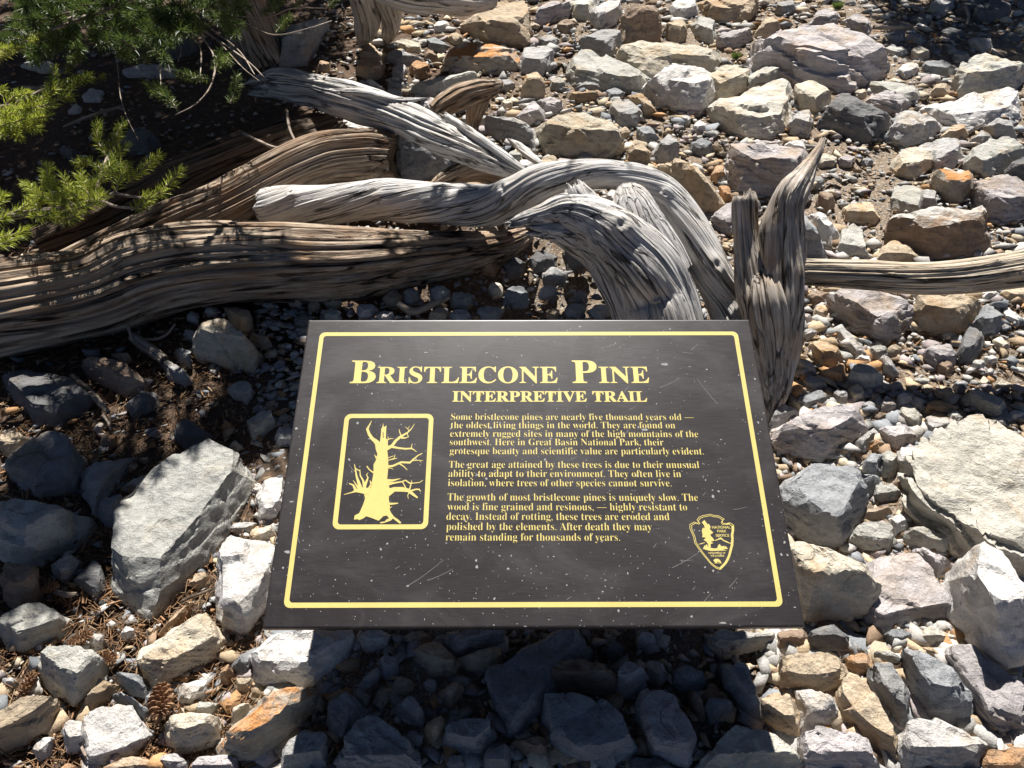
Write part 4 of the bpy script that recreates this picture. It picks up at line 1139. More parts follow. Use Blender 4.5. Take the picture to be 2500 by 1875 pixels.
class Needles:
    def __init__(self, seed):
        self.rng = np.random.RandomState(seed)
        self.V, self.C = [], []
    def brush(self, path, length=.030, per_m=2600, width=.0014, start=.0, spread=1.0, tint=None):
        """needles standing out of a twig and leaning towards its tip"""
        P, L = spline(np.c_[np.asarray(path)[:, :3], np.zeros(len(path))], 24)
        P = P[:, :3]
        n = max(8, int(L*(1-start)*per_m))
        r = self.rng
        t = start + (1-start)*r.rand(n)**.85
        i = np.minimum((t*23).astype(int), 22)
        fr = (t*23-i)[:, None]
        c = P[i]*(1-fr)+P[i+1]*fr
        T = P[i+1]-P[i]
        T /= np.maximum(np.linalg.norm(T, axis=1), 1e-9)[:, None]
        d = r.normal(size=(n, 3))
        d -= T*(d*T).sum(1)[:, None]
        d /= np.linalg.norm(d, axis=1)[:, None]
        lean = r.uniform(.35, 1.0, (n, 1)) + 1.2*np.clip((t-.85)/.15, 0, 1)[:, None]
        dr = d*spread + T*lean + np.array([0, 0, .12])
        dr /= np.linalg.norm(dr, axis=1)[:, None]
        ln = length*r.uniform(.7, 1.1, (n, 1))
        sd = np.cross(dr, r.normal(size=(n, 3)))
        sd /= np.linalg.norm(sd, axis=1)[:, None]
        a = c - sd*width*.5
        b = c + sd*width*.5
        m1 = c + dr*ln*.7 + sd*width*.42
        m0 = c + dr*ln*.7 - sd*width*.42
        tip = c + dr*ln - np.array([0, 0, .004])*r.rand(n, 1)
        self.V.append(np.stack([a, b, m1, tip, m0], 1))
        base = r.rand() if tint is None else tint
        self.C.append(np.clip(base + r.normal(0, .25, n), 0, 1))
    def build(self, name, mat, parent, base):
        V = np.vstack(self.V)
        n = len(V)
        Fc = np.arange(n*5).reshape(n, 5)
        o = mesh_obj(name, recenter(V.reshape(-1, 3), base), Fc, mat, parent, smooth=False)
        c = np.repeat(np.concatenate(self.C), 5)
        ca = o.data.color_attributes.new('tint', 'FLOAT_COLOR', 'POINT')
        ca.data.foreach_set('color', np.stack([c, c, c, np.ones_like(c)], 1).astype(np.float32).ravel())
        return o

def pts3(zone, pts, h):
    out = []
    for p in pts:
        X, Y = px(zone, p[0], p[1])
        out.append(at(X, Y, p[2] if len(p) > 2 else h))
    return np.array(out)

def bough(parent, base, seed, zone, h, stems, sprigs, tint=None, lit=False, dens=1500, label=None, length=.03, mat=None):
    """one branch of a tree: bare stem plus its needle sprigs"""
    limbs = []
    for j, st in enumerate(stems):
        p = pts3(zone, [s[:2] for s in st], h)
        r = [s[2]/ZONES[zone][2]*depth(q)/F for s, q in zip(st, p)]
        limbs.append(limb([(q[0], q[1], q[2], rr) for q, rr in zip(p, r)], 40, 12, 100+seed+j, .1, .1, .12))
    nd = Needles(seed)
    rng = np.random.RandomState(seed+5)
    for sp in sprigs:
        p = pts3(zone, sp, h)
        p[:, 2] += np.linspace(0, rng.uniform(.0, .05), len(p))
        if len(p) >= 2:
            limbs.append(limb([(q[0], q[1], q[2], .0026*(1-.5*i/len(p))) for i, q in enumerate(p)], 14, 6, 7, 0, .02, .02))
        nd.brush(p, length, dens, .0018, tint=tint)
        if lit:
            KEEP_LIT.extend((q, .15) for q in p)
    o = wood_obj('branch', limbs, WOOD['twig'], base, parent)
    if parent is not None:
        o.location = (0, 0, 0)
    nd.build('needles', mat or NEEDLE, o, base)
    if label: o['label'] = label
    return o

def shade_crown(parent, base, polys, n, seed, zlo=1.75, zhi=2.9):
    """the part of a crown that stands above the picture and throws its shade down the slope"""
    rng = np.random.RandomState(seed)
    nd = Needles(seed)
    limbs = []
    got = tries = 0
    areas = [area(p) for p in polys]
    while got < n:
        poly = polys[rng.choice(len(polys), p=np.array(areas)/sum(areas))]
        xs, ys = [p[0] for p in poly], [p[1] for p in poly]
        x, y = rng.uniform(min(xs), max(xs)), rng.uniform(min(ys), max(ys))
        if not inside(poly, x, y):
            continue
        X, Y = px(0, x, y)
        g = at(X, Y, .06)
        z = rng.uniform(zlo, zhi)
        S = np.array(SUN)
        c = g + S*(z-g[2])/S[2]
        sx, sy = project(c)
        if sy > -170 and -250 < sx < 2750:
            continue
        if any(np.linalg.norm(np.cross(c-q, S)) < rad for q, rad in KEEP_LIT):
            tries += 1
            if tries > 60000: break
            continue
        a = rng.uniform(0, 2*math.pi)
        d = np.array([math.cos(a), math.sin(a), rng.uniform(-.3, .4)])*.075
        nd.brush(np.array([c-d, c, c+d]), .055, 1100, .0048, spread=1.1)
        limbs.append(limb([(*(c-d*2.2), .006), (*c, .004), (*(c+d), .002)], 8, 5, 3, 0, .02, .02))
        got += 1
    print('crown tufts', got)
    o = wood_obj('crown', limbs, WOOD['twig'], base, parent)
    o.location = (0, 0, 0)
    nd.build('needles', NEEDLE, o, base)
    return o

def inside(poly, x, y):
    c = False
    for (x0, y0), (x1, y1) in zip(poly, poly[1:]+poly[:1]):
        if (y0 > y) != (y1 > y) and x < (x1-x0)*(y-y0)/(y1-y0)+x0:
            c = not c
    return c

def trunk(parent, base, ctrl, mat, seed):
    o = wood_obj('trunk', [limb(ctrl, 120, 70, seed, .2, .08, .14, gfreq=4.5, gstretch=8.0)], mat, base, parent)
    o.location = (0, 0, 0)
    return o

# the pine on the left: its trunk stands just outside the frame, its lit boughs reach in
_b = at(-330, 560, 0)
pine1 = tag(empty('pine_tree', _b), 'green pine reaching in from the left edge with sunlit bottlebrush boughs', 'pine tree', 'pines around the slope')
trunk(pine1, _b, [(_b[0], _b[1], _b[2]-.05, .17), (_b[0]-.02, _b[1]+.03, _b[2]+.5, .13), (_b[0]-.05, _b[1]+.15, _b[2]+1.3, .11), (_b[0], _b[1]+.4, _b[2]+2.4, .07), (_b[0]+.1, _b[1]+.6, _b[2]+3.2, .03)], WOOD['bark'], 201)
bough(pine1, _b, 301, 1, .42, [[(-420, 1330, 26), (-100, 1320, 24), (150, 1285, 22), (350, 1255, 20), (600, 1200, 16), (700, 1150, 10)], [(600, 1200, 10), (700, 1240, 9), (850, 1252, 6)], [(690, 1160, 9), (830, 1185, 8), (930, 1190, 5)]],
      [[(370, 1255), (260, 1190), (170, 1140)], [(350, 1250), (320, 1170), (320, 1095)], [(480, 1240), (430, 1160), (390, 1095)], [(560, 1220), (520, 1150), (500, 1090)], [(600, 1200), (580, 1150), (640, 1095)],
       [(690, 1150), (740, 1110), (790, 1080)], [(760, 1100), (880, 1060), (985, 1035)], [(830, 1190), (920, 1190), (985, 1190)], [(930, 1190), (1030, 1150), (1115, 1125)], [(790, 1260), (860, 1265), (925, 1255)],
       [(420, 1260), (520, 1290), (660, 1280)], [(300, 1290), (400, 1330), (480, 1330)], [(180, 1300), (260, 1330), (340, 1345)], [(20, 1300), (120, 1290), (210, 1275)], [(-120, 1300), (-20, 1290), (60, 1270)],
       [(-140, 1440), (0, 1430), (165, 1390)], [(-150, 1400), (-60, 1360), (40, 1340)], [(-60, 1480), (20, 1470), (90, 1440)], [(450, 1240), (370, 1170), (300, 1140)], [(520, 1235), (470, 1180), (470, 1120)],
       [(250, 1280), (210, 1220), (200, 1170)], [(540, 1230), (600, 1180), (560, 1120)], [(430, 1260), (330, 1230), (240, 1230)], [(560, 1215), (480, 1215), (400, 1200)]], label='lowest sunlit bough', lit=True, tint=.62)
bough(pine1, _b, 311, 1, .50, [[(-420, 720, 24), (-120, 690, 20), (30, 640, 14), (120, 650, 9)], [(-100, 700, 14), (60, 740, 10), (200, 720, 6)]],
      [[(30, 650), (170, 700), (350, 710)], [(60, 740), (180, 790), (250, 830)], [(120, 650), (240, 640), (350, 610)], [(-60, 690), (60, 760), (120, 830)], [(-80, 720), (-20, 780), (20, 830)], [(20, 640), (110, 610), (200, 640)],
       [(60, 730), (200, 740), (300, 745)], [(-100, 640), (0, 690), (100, 700)], [(-60, 760), (60, 800), (180, 820)], [(100, 660), (180, 665), (300, 680)], [(-150, 650), (-80, 600), (40, 600)], [(10, 700), (120, 750), (230, 770)]], label='middle sunlit bough', lit=True, tint=.6)
bough(pine1, _b, 321, 1, .55, [[(-420, 420, 20), (-150, 400, 16), (40, 330, 10), (180, 280, 6)]],
      [[(-60, 350), (120, 300), (305, 215)], [(-80, 380), (40, 350), (200, 300)], [(-100, 330), (0, 330), (90, 340)], [(60, 310), (150, 270), (230, 240)], [(-150, 395), (-60, 380), (30, 370)]], label='upper sunlit bough', lit=True, tint=.7)
bough(pine1, _b, 331, 1, .36, [[(560, 1180, 12), (610, 1040, 10), (650, 930, 8), (700, 850, 6)]],
      [[(640, 950), (690, 860), (755, 775)], [(620, 1040), (700, 990), (785, 965)], [(610, 1080), (680, 1060), (740, 1020)], [(600, 1010), (540, 980), (470, 1000)], [(640, 940), (600, 880), (620, 820)], [(330, 1130), (290, 1080), (300, 1040)], [(590, 1090), (640, 1080), (690, 1050)]], label='small bough half in shade', tint=.35)
bough(pine1, _b, 341, 1, .40, [[(100, 620, 12), (260, 540, 9), (420, 490, 6)]],
      [[(380, 440), (440, 400), (510, 360)], [(380, 510), (480, 480), (605, 470)], [(340, 600), (400, 590), (440, 600)], [(300, 560), (420, 520), (540, 500)], [(260, 600), (330, 540), (360, 500)], [(420, 560), (480, 520), (560, 520)]], label='short bough in the dappled shade', tint=.3)

# the pine at the top left: shaded boughs hanging over the rotting log
_b = at(*px(1, 1590, 330), 0)
pine2 = tag(empty('pine_tree', _b), 'dark shaded pine hanging its boughs over the top left corner', 'pine tree', 'pines around the slope')
trunk(pine2, _b, [(_b[0], _b[1], _b[2]-.05, .14), (_b[0]-.05, _b[1]+.02, _b[2]+.15, .12), (_b[0]-.12, _b[1]+.05, _b[2]+.5, .105), (_b[0]-.16, _b[1]+.1, _b[2]+1.3, .09), (_b[0]-.2, _b[1]+.2, _b[2]+2.6, .04)], WOOD['brown'], 202)
_rng = np.random.RandomState(77)
for g in range(4):
    sp = []
    for j in range(34):
        x = _rng.uniform(30, 1000) if _rng.rand() < .8 else _rng.uniform(1000, 1500)
        y = _rng.uniform(-60, 300)*(1 if x < 1000 else .55)
        a = _rng.uniform(.2, 2.4)
        L = _rng.uniform(90, 170)
        sp.append([(x, y), (x+math.cos(a)*L*.5, y+math.sin(a)*L*.4), (x+math.cos(a)*L, y+math.sin(a)*L*.8)])
    st = [[(1500-40*g, -300, 20), (1100-60*g, -160+30*g, 18), (700-50*g, 0+30*g, 13), (300, 60+40*g, 8)]]
    bough(pine2, _b, 400+g*10, 1, .62+.07*g, st, sp, tint=.12, label=None, mat=NEEDLE_SHADED)  # low tint and darker needles paint these boughs as shaded
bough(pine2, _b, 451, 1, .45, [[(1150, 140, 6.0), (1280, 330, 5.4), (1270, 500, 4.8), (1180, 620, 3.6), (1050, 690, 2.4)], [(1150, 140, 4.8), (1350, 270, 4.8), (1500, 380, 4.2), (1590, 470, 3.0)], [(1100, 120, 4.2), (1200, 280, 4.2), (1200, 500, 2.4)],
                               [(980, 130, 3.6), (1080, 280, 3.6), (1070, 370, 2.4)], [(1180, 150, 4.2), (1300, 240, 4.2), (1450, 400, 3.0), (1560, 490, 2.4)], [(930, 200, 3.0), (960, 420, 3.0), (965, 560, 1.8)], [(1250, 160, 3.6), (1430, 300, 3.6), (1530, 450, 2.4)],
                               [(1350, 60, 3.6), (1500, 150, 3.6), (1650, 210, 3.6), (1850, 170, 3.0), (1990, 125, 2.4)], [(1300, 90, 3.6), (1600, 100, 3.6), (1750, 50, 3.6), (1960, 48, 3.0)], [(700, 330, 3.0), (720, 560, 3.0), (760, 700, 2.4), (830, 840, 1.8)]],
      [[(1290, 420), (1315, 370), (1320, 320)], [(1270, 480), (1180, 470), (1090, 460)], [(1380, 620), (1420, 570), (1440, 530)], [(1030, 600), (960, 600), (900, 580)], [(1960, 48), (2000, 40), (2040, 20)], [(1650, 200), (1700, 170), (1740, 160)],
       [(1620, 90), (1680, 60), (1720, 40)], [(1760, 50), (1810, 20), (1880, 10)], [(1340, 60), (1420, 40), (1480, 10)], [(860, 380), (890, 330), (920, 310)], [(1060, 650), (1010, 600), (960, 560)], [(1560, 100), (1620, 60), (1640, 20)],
       [(1400, 200), (1420, 240), (1440, 230)], [(1340, 330), (1370, 360), (1350, 400)], [(1180, 480), (1120, 480), (1080, 500)], [(500, 340), (480, 370), (430, 400)]], tint=.4, label='lowest bough of bare drooping twigs', mat=NEEDLE_SHADED)

for _v in ((330, 1200), (300, 1120), (380, 1080), (450, 1010), (490, 1040), (420, 1180), (300, 1260), (280, 1190), (360, 1020), (530, 980)):
    KEEP_LIT.append((at(*px(0, *_v), .08), .14))
# crowns above the picture that shade the left side and the top right corner
shade_crown(pine1, np.array(pine1.location), [[(-150, -40), (600, -40), (590, 140), (690, 250), (640, 330), (540, 370), (330, 500), (280, 520), (-150, 600)],
            [(-150, 790), (640, 690), (640, 860), (480, 935), (330, 985), (200, 1075), (60, 1230), (-150, 1250)], [(-150, 590), (300, 570), (280, 650), (-150, 700)], [(560, -40), (750, -40), (735, 90), (640, 160), (560, 150)], [(700, 580), (1330, 560), (1360, 700), (640, 700)]], 1300, 501)  # last outline: tufts added only to darken the hollow behind the sign
shade_crown(pine2, np.array(pine2.location), [[(-100, 40), (640, 20), (640, 300), (-100, 300)]], 420, 521)
shade_crown(pine1, np.array(pine1.location), [[(-150, 760), (640, 690), (640, 850), (480, 925), (330, 975), (200, 1065), (60, 1220), (-150, 1240)]], 520, 531)
_b = at(2700, -140, 0)
pine3 = tag(empty('pine_tree', _b), 'pine whose shade darkens the top right corner of the slope', 'pine tree', 'pines around the slope')
trunk(pine3, _b, [(_b[0], _b[1], _b[2]-.05, .16), (_b[0], _b[1]+.1, _b[2]+1.2, .12), (_b[0], _b[1]+.2, _b[2]+3.0, .04)], WOOD['bark'], 203)
shade_crown(pine3, _b, [[(1860, -70), (2300, -70), (2300, 135), (2150, 115), (2050, 105), (1950, 70)]], 300, 511, 2.0, 3.0)

# ------------------------------------------------------------------ pine cones, grass tufts
CONEMAT = (lambda k: k.out(k.scale_col(k.mix(k.remap(k.noise(k.n('TexCoord').outputs['Object'], 60, 4), .4, .6), (.16, .085, .05), (.30, .18, .10)), 1.0), .75, None, .2))(NT('cone_scales'))

def make_cone(zone, x, y, r, ang, label, h=.02):
    X, Y = px(zone, x, y)
    p = at(X, Y, h)
    R_ = r/ZONES[zone][2]*depth(p)/F
    rng = np.random.RandomState(int(x+y))
    Vs, Fs, off = [], [], 0
    n = 70
    for i in range(n):
        t = i/n
        a = i*2.39996
        z = (t-.5)*1.9*R_*1.25
        rad = R_*.62*math.sqrt(max(0, 1-(2*t-.95)**2*.9))
        o = np.array([math.cos(a), math.sin(a), 0])
        s = np.array([-math.sin(a), math.cos(a), 0])
        wd = R_*.26*(1-.3*abs(2*t-1))
        c = o*rad*.25 + np.array([0, 0, z])
        tipv = o*rad*rng.uniform(.95, 1.15) + np.array([0, 0, z+R_*.28*(t+.2)])
        th = np.array([0, 0, R_*.07])
        W_ = [c-s*wd*.4, c+s*wd*.4, tipv+s*wd*.55, tipv-s*wd*.55, tipv+o*R_*.1+th*.4, c-s*wd*.4-th, c+s*wd*.4-th, tipv+s*wd*.5-th, tipv-s*wd*.5-th]
        Vs += W_
        Fs += [[off+q for q in f] for f in ((0, 1, 2, 3), (3, 2, 4), (5, 8, 7, 6), (8, 4, 7), (2, 7, 4), (3, 4, 8), (1, 6, 7, 2), (0, 3, 8, 5))]
        off += 9
    V = np.array(Vs)
    tilt = 1.25
    Rx = np.array([[1, 0, 0], [0, math.cos(tilt), -math.sin(tilt)], [0, math.sin(tilt), math.cos(tilt)]])
    Rz = np.array([[math.cos(ang), -math.sin(ang), 0], [math.sin(ang), math.cos(ang), 0], [0, 0, 1]])
    V = V@Rx.T@Rz.T
    o = mesh_obj('pine_cone', V, Fs, CONEMAT, None, smooth=False)
    o.location = p
    tag(o, label, 'pine cone', 'pine cones on the litter')
make_cone(6, 970, 1250, 105, .4, 'biggest open brown pine cone, between the tan slab and the chunky cream rock', .035)
make_cone(6, 470, 890, 62, 1.9, 'reddish pine cone above the rounded cream boulder at lower left', .02)
make_cone(6, 160, 1160, 58, 2.9, 'grey-brown pine cone on the litter left of the rounded cream boulder', .015)
make_cone(6, 285, 565, 62, 1.2, 'pine cone in shade beside the round brown boulder at the left edge', .02)
make_cone(6, 650, 1000, 50, .9, 'small dark pine cone right of the rounded cream boulder', .015)

GRASS = needle_material('grass_blades', (.09, .16, .03), (.22, .26, .07))
def tuft(zone, x, y, r, label):
    X, Y = px(zone, x, y)
    p = at(X, Y, 0)
    L = r/ZONES[zone][2]*depth(p)/F
    nd = Needles(int(x))
    for i in range(40):
        a = nd.rng.uniform(0, 6.28)
        q = p + np.array([math.cos(a), math.sin(a), 0])*L*.5*nd.rng.rand()
        nd.brush(np.array([q, q+np.array([0, 0, L*.15]), q+np.array([0, 0, L*.3])]), L*1.1, 60/L*.3, .002, spread=.55)
    o = nd.build('grass_tuft', GRASS, None, p)
    o.location = p
    tag(o, label, 'grass tuft', 'grass tufts among the rocks')
tuft(3, 1090, 60, 40, 'small green grass tuft near the upper edge beside the purple boulder')
tuft(3, 478, 355, 34, 'tiny yellow-green grass tuft at the left foot of the big purple boulder')
tuft(2, 2490, 55, 24, 'sparse grass tuft between the top boulders right of the brown block')
# ------------------------------------------------------------------ the sign
SW = .914
_r1, _r2, _t = np.array([.99999, .00148, .00403]), np.array([-.00314, .59467, .30244]), np.array([-.459017, -.449235, 1.304812])
_w = lambda v: RIGHT*v[0]+UP*v[1]+FWD*v[2]
S_BL = CAM + SW*_w(_t)
S_U = _w(_r1)
S_U /= np.linalg.norm(S_U)
S_V = _w(_r2)
S_V -= S_U*(S_V@S_U)
SH = SW*float(np.linalg.norm(S_V))
S_V /= np.linalg.norm(S_V)
S_N = np.cross(S_U, S_V)

def suv(x, y):
    d = ray(x, y)
    t = ((S_BL-CAM)@S_N)/(d@S_N)
    q = CAM+d*t-S_BL
    return np.array([q@S_U, q@S_V])

def sp(u, v, n=0.0):
    return S_BL + S_U*u + S_V*v + S_N*n

def zuv(ox, oy, s, x, y):
    return suv(ox+x/s, oy+y/s)

def panel_material():
    k = NT('dark_brown_panel')
    tc = k.n('UVMap', uv_map='UVMap').outputs[0]
    br = k.noise(k.n('Mapping', {'Vector': tc, 'Scale': (3, 160, 1)}).outputs[0], 8, 4, .6)
    bv = k.noise(k.n('Mapping', {'Vector': tc, 'Scale': (160, 4, 1)}).outputs[0], 6, 4, .6)
    cl = k.noise(tc, 7, 5, .6, .5)
    c = k.mix(k.remap(cl, .4, .62), (.019, .015, .015), (.026, .022, .0225))
    c = k.scale_col(c, k.math('MULTIPLY', k.remap(br, .3, .7, .86, 1.14), k.remap(bv, .3, .7, .93, 1.07)))
    sep = k.n('SeparateXYZ', {0: tc})
    # chipped paint: small pale specks, more of them towards the lower part, and some long ones
    dens = k.math('ADD', k.remap(sep.outputs[1], .02, .6, .33, .08), k.remap(k.noise(tc, 9, 3), .38, .66, -.2, .3))
    tot = None
    for sc, r0, stretch, w in ((95, .20, (1, 1), 1.0), (240, .22, (1, 1), .8), (48, .08, (1, 1.0), .5), (60, .16, (.5, 1.3), .5)):
        mp = k.n('Mapping', {'Vector': tc, 'Scale': (stretch[0], stretch[1], 1), 'Rotation': (0, 0, .6 if stretch[0] != 1 else 0)}).outputs[0]
        dv = k.n('VectorMath', {0: mp, 1: k.n('VectorMath', {0: k.n('TexNoise', {'Vector': mp, 'Scale': sc*2.2, 'Detail': 2.0}).outputs[1], 'Scale': .5/sc}, operation='SCALE').outputs[0]}, operation='ADD').outputs[0]
        vo = k.n('TexVoronoi', {'Vector': dv, 'Scale': float(sc)})
        rn = k.n('SeparateColor', {0: vo.outputs['Color']})
        on = k.math('LESS_THAN', rn.outputs[0], k.math('MULTIPLY', dens, w))
        rad = k.math('MULTIPLY', k.math('POWER', rn.outputs[1], 2.0), r0)
        s = k.math('MULTIPLY', on, k.math('LESS_THAN', vo.outputs['Distance'], k.math('ADD', rad, .03)))
        tot = s if tot is None else k.math('MAXIMUM', tot, s)
    c = k.mix(k.math('MULTIPLY', tot, .7), c, (.36, .35, .34))
    # faded, rubbed patches and dust
    fade = k.math('MULTIPLY', k.remap(k.noise(k.n('Mapping', {'Vector': tc, 'Scale': (1, 1.6, 1), 'Rotation': (0, 0, .3)}).outputs[0], 5, 7, .65, .8), .47, .7), .5)
    c = k.mix(fade, c, (.075, .068, .068))
    rg = k.math('ADD', k.remap(br, .3, .7, .33, .43), k.math('MULTIPLY', tot, .4))
    return k.out(c, rg, k.bump(br, .06, .001), .5)

def paint_material(name, col, rough=.4):
    k = NT(name)
    tc = k.n('TexCoord').outputs['Object']
    n = k.noise(tc, 320, 3, .6)
    n2 = k.noise(tc, 14, 4, .6)
    c = k.scale_col(col, k.math('MULTIPLY', k.remap(n, .3, .7, .93, 1.05), k.remap(n2, .3, .7, .93, 1.05)))
    chip = k.remap(k.noise(tc, 420, 2, .5), .73, .76)
    c = k.mix(chip, c, (.12, .10, .06))
    return k.out(c, rough, None, .5)

PANEL = panel_material()
GOLD = paint_material('gold_paint', (.57, .465, .15))
STEEL = paint_material('painted_steel', (.045, .04, .04), .5)

_sbase = np.array([0.0, 1.08, ground_z(1.08)])
sign = tag(empty('information_sign', _sbase), 'dark brown interpretive panel with yellow lettering, tree emblem and gold border', 'sign')

def sign_part(name, V, Fc, mat, parent=None, smooth=False):
    return mesh_obj(name, recenter(V, _sbase), Fc, mat, parent or sign, smooth)

def make_panel():
    bm = bmesh.new()
    th = .020
    co = [sp(u, v, n) for n in (-th, 0) for u, v in ((0, 0), (SW, 0), (SW, SH), (0, SH))]
    vs = [bm.verts.new(c-_sbase) for c in co]
    for f in ((3, 2, 1, 0), (4, 5, 6, 7), (0, 1, 5, 4), (1, 2, 6, 5), (2, 3, 7, 6), (3, 0, 4, 7)):
        bm.faces.new([vs[i] for i in f])
    eds = [e for e in bm.edges if abs((e.verts[0].co+Vector(_sbase)-Vector(S_BL)).dot(Vector(S_N))) < 1e-5 and abs((e.verts[1].co+Vector(_sbase)-Vector(S_BL)).dot(Vector(S_N))) < 1e-5]
    bmesh.ops.bevel(bm, geom=eds, offset=.0035, segments=3, profile=.5, affect='EDGES')
    uv = bm.loops.layers.uv.new('UVMap')
    for f in bm.faces:
        for l in f.loops:
            q = np.array(l.vert.co)+_sbase-S_BL
            l[uv].uv = (q@S_U, q@S_V)
    me = bpy.data.meshes.new('panel')
    bm.to_mesh(me)
    bm.free()
    me.materials.append(PANEL)
    o = bpy.data.objects.new('panel', me)
    COL.objects.link(o)
    o.parent = sign
    return o
make_panel()

def box(lo, hi):
    V = [(x, y, z) for x in (lo[0], hi[0]) for y in (lo[1], hi[1]) for z in (lo[2], hi[2])]
    return np.array(V, float), [[0, 1, 3, 2], [4, 6, 7, 5], [0, 4, 5, 1], [2, 3, 7, 6], [0, 2, 6, 4], [1, 5, 7, 3]]
for sx in (-.27, .27):
    V, Fc = box((sx-.03, 1.04, ground_z(1.08)-.1), (sx+.03, 1.10, .655))
    sign_part('leg', V, Fc, STEEL)
V, Fc = box((-.32, 1.045, .635), (.32, 1.095, .6449))
sign_part('crossbar', V+np.array([0, 0, .0]), Fc, STEEL)

class Flat:
    """thin raised shapes on the panel face, all in panel coordinates (metres)"""
    def __init__(self, z0=.0003):
        self.V, self.F, self.n = [], [], 0
        self.k, self.z0 = 0, z0
    def prism(self, loops, top=None):
        self.k += 1
        z1 = self.z0 + .000006*(self.k % 40)
        vec = [[Vector((p[0], p[1], 0)) for p in lp] for lp in loops]
        tris = geometry.tessellate_polygon(vec)
        flat = [p for lp in loops for p in lp]
        o = self.n
        for p in flat: self.V.append(sp(p[0], p[1], z1))
        for p in flat: self.V.append(sp(p[0], p[1], .00002))
        m = len(flat)
        for t in tris:
            a, b, c = [flat[i] for i in t]
            if (b[0]-a[0])*(c[1]-a[1])-(b[1]-a[1])*(c[0]-a[0]) < 0:
                t = t[::-1]
            self.F.append([o+i for i in t])
        s = 0
        for lp in loops:
            for i in range(len(lp)):
                j = (i+1) % len(lp)
                self.F.append([o+s+i, o+s+j, o+m+s+j, o+m+s+i])
            s += len(lp)
        self.n += 2*m
    def stroke(self, pts):
        """pts = [(u, v, width)], a tapering band"""
        P = np.array([p[:2] for p in pts])
        Wd = [p[2]/2 for p in pts]
        T = np.gradient(P, axis=0)
        T /= np.maximum(np.linalg.norm(T, axis=1), 1e-9)[:, None]
        Nn = np.stack([-T[:, 1], T[:, 0]], 1)
        L = [tuple(P[i]+Nn[i]*Wd[i]) for i in range(len(P))]
        Rr = [tuple(P[i]-Nn[i]*Wd[i]) for i in range(len(P))]
        self.k += 1
        z1 = self.z0 + .000006*(self.k % 40)
        m, o = len(P), self.n
        for z in (z1, .00002):
            for q in L+Rr:
                self.V.append(sp(q[0], q[1], z))
        for i in range(m-1):
            self.F.append([o+i, o+m+i, o+m+i+1, o+i+1])
            self.F.append([o+i, o+i+1, o+2*m+i+1, o+2*m+i])
            self.F.append([o+m+i+1, o+m+i, o+3*m+i, o+3*m+i+1])
        self.F.append([o, o+2*m, o+3*m, o+m])
        self.F.append([o+m-1, o+2*m-1, o+4*m-1, o+3*m-1])
        self.n += 4*m
    def build(self, name, mat=None, parent=None):
        return sign_part(name, np.array(self.V), self.F, mat or GOLD, parent)

def round_rect(c, r, n=6):
    """c = four corners bl, br, tr, tl"""
    c = [np.array(p) for p in c]
    out = []
    for i in range(4):
        p, a, b = c[i], c[i-1], c[(i+1) % 4]
        da, db = (a-p)/np.linalg.norm(a-p), (b-p)/np.linalg.norm(b-p)
        ctr = p+(da+db)*r
        for j in range(n+1):
            t = j/n*math.pi/2
            out.append(tuple(ctr - db*r*math.cos(t) - da*r*math.sin(t)))
    return out

def inset(c, d):
    c = [np.array(p) for p in c]
    out = []
    for i in range(4):
        p, a, b = c[i], c[i-1], c[(i+1) % 4]
        out.append(p+(a-p)/np.linalg.norm(a-p)*d+(b-p)/np.linalg.norm(b-p)*d)
    return out

f = Flat()
_o = [suv(691.6, 1484.2), suv(1912.5, 1481.2), suv(1800.4, 809.5), suv(781.5, 811.6)]
f.prism([round_rect(_o, .011), round_rect(inset(_o, .0086), .006)[::-1]])
f.build('border')

f = Flat()
_o = [suv(810.5, 1292.6), suv(1044.5, 1292.0), suv(1059, 1010.3), suv(842.3, 1010.6)]
f.prism([round_rect(_o, .0125), round_rect(inset(_o, .0088), .006)[::-1]])
f.build('picture_frame')

def tz(p):
    return zuv(800, 1000, 5.53, p[0], p[1])
_sc = float(np.linalg.norm(tz((700, 900))-tz((800, 900))))/100
def poly5(f, s):
    f.prism([[tuple(tz([float(a) for a in q.split(',')])) for q in s.split()]])
def strokes5(f, rows, conv, sc):
    for row in rows:
        f.stroke([(*conv(p), max(p[2], 4)*sc) for p in row])
f = Flat()
poly5(f, "600,410 640,470 650,540 672,600 650,690 620,740 620,860 600,960 575,1040 540,1100 490,1130 505,1200 480,1280 440,1370 425,1400 365,1430 355,1485 400,1480 430,1490 480,1470 520,1440 600,1465 660,1490 690,1500 720,1470 750,1440 800,1430 830,1470 800,1480 770,1510 710,1520 715,1538 760,1530 850,1500 880,1470 920,1500 970,1538 995,1535 960,1490 900,1450 860,1400 840,1360 840,1290 825,1210 830,1160 860,1120 840,1080 830,1040 800,960 810,870 820,760 815,640 805,560 815,490 810,440 770,430 710,440")
f.prism([[tuple(tz(p)) for p in ((705, 450), (720, 330), (725, 260), (740, 230), (750, 180), (757, 240), (795, 215), (790, 280), (785, 380), (820, 440))],
         [tuple(tz(p)) for p in ((745, 385), (742, 300), (752, 300), (757, 380))]])
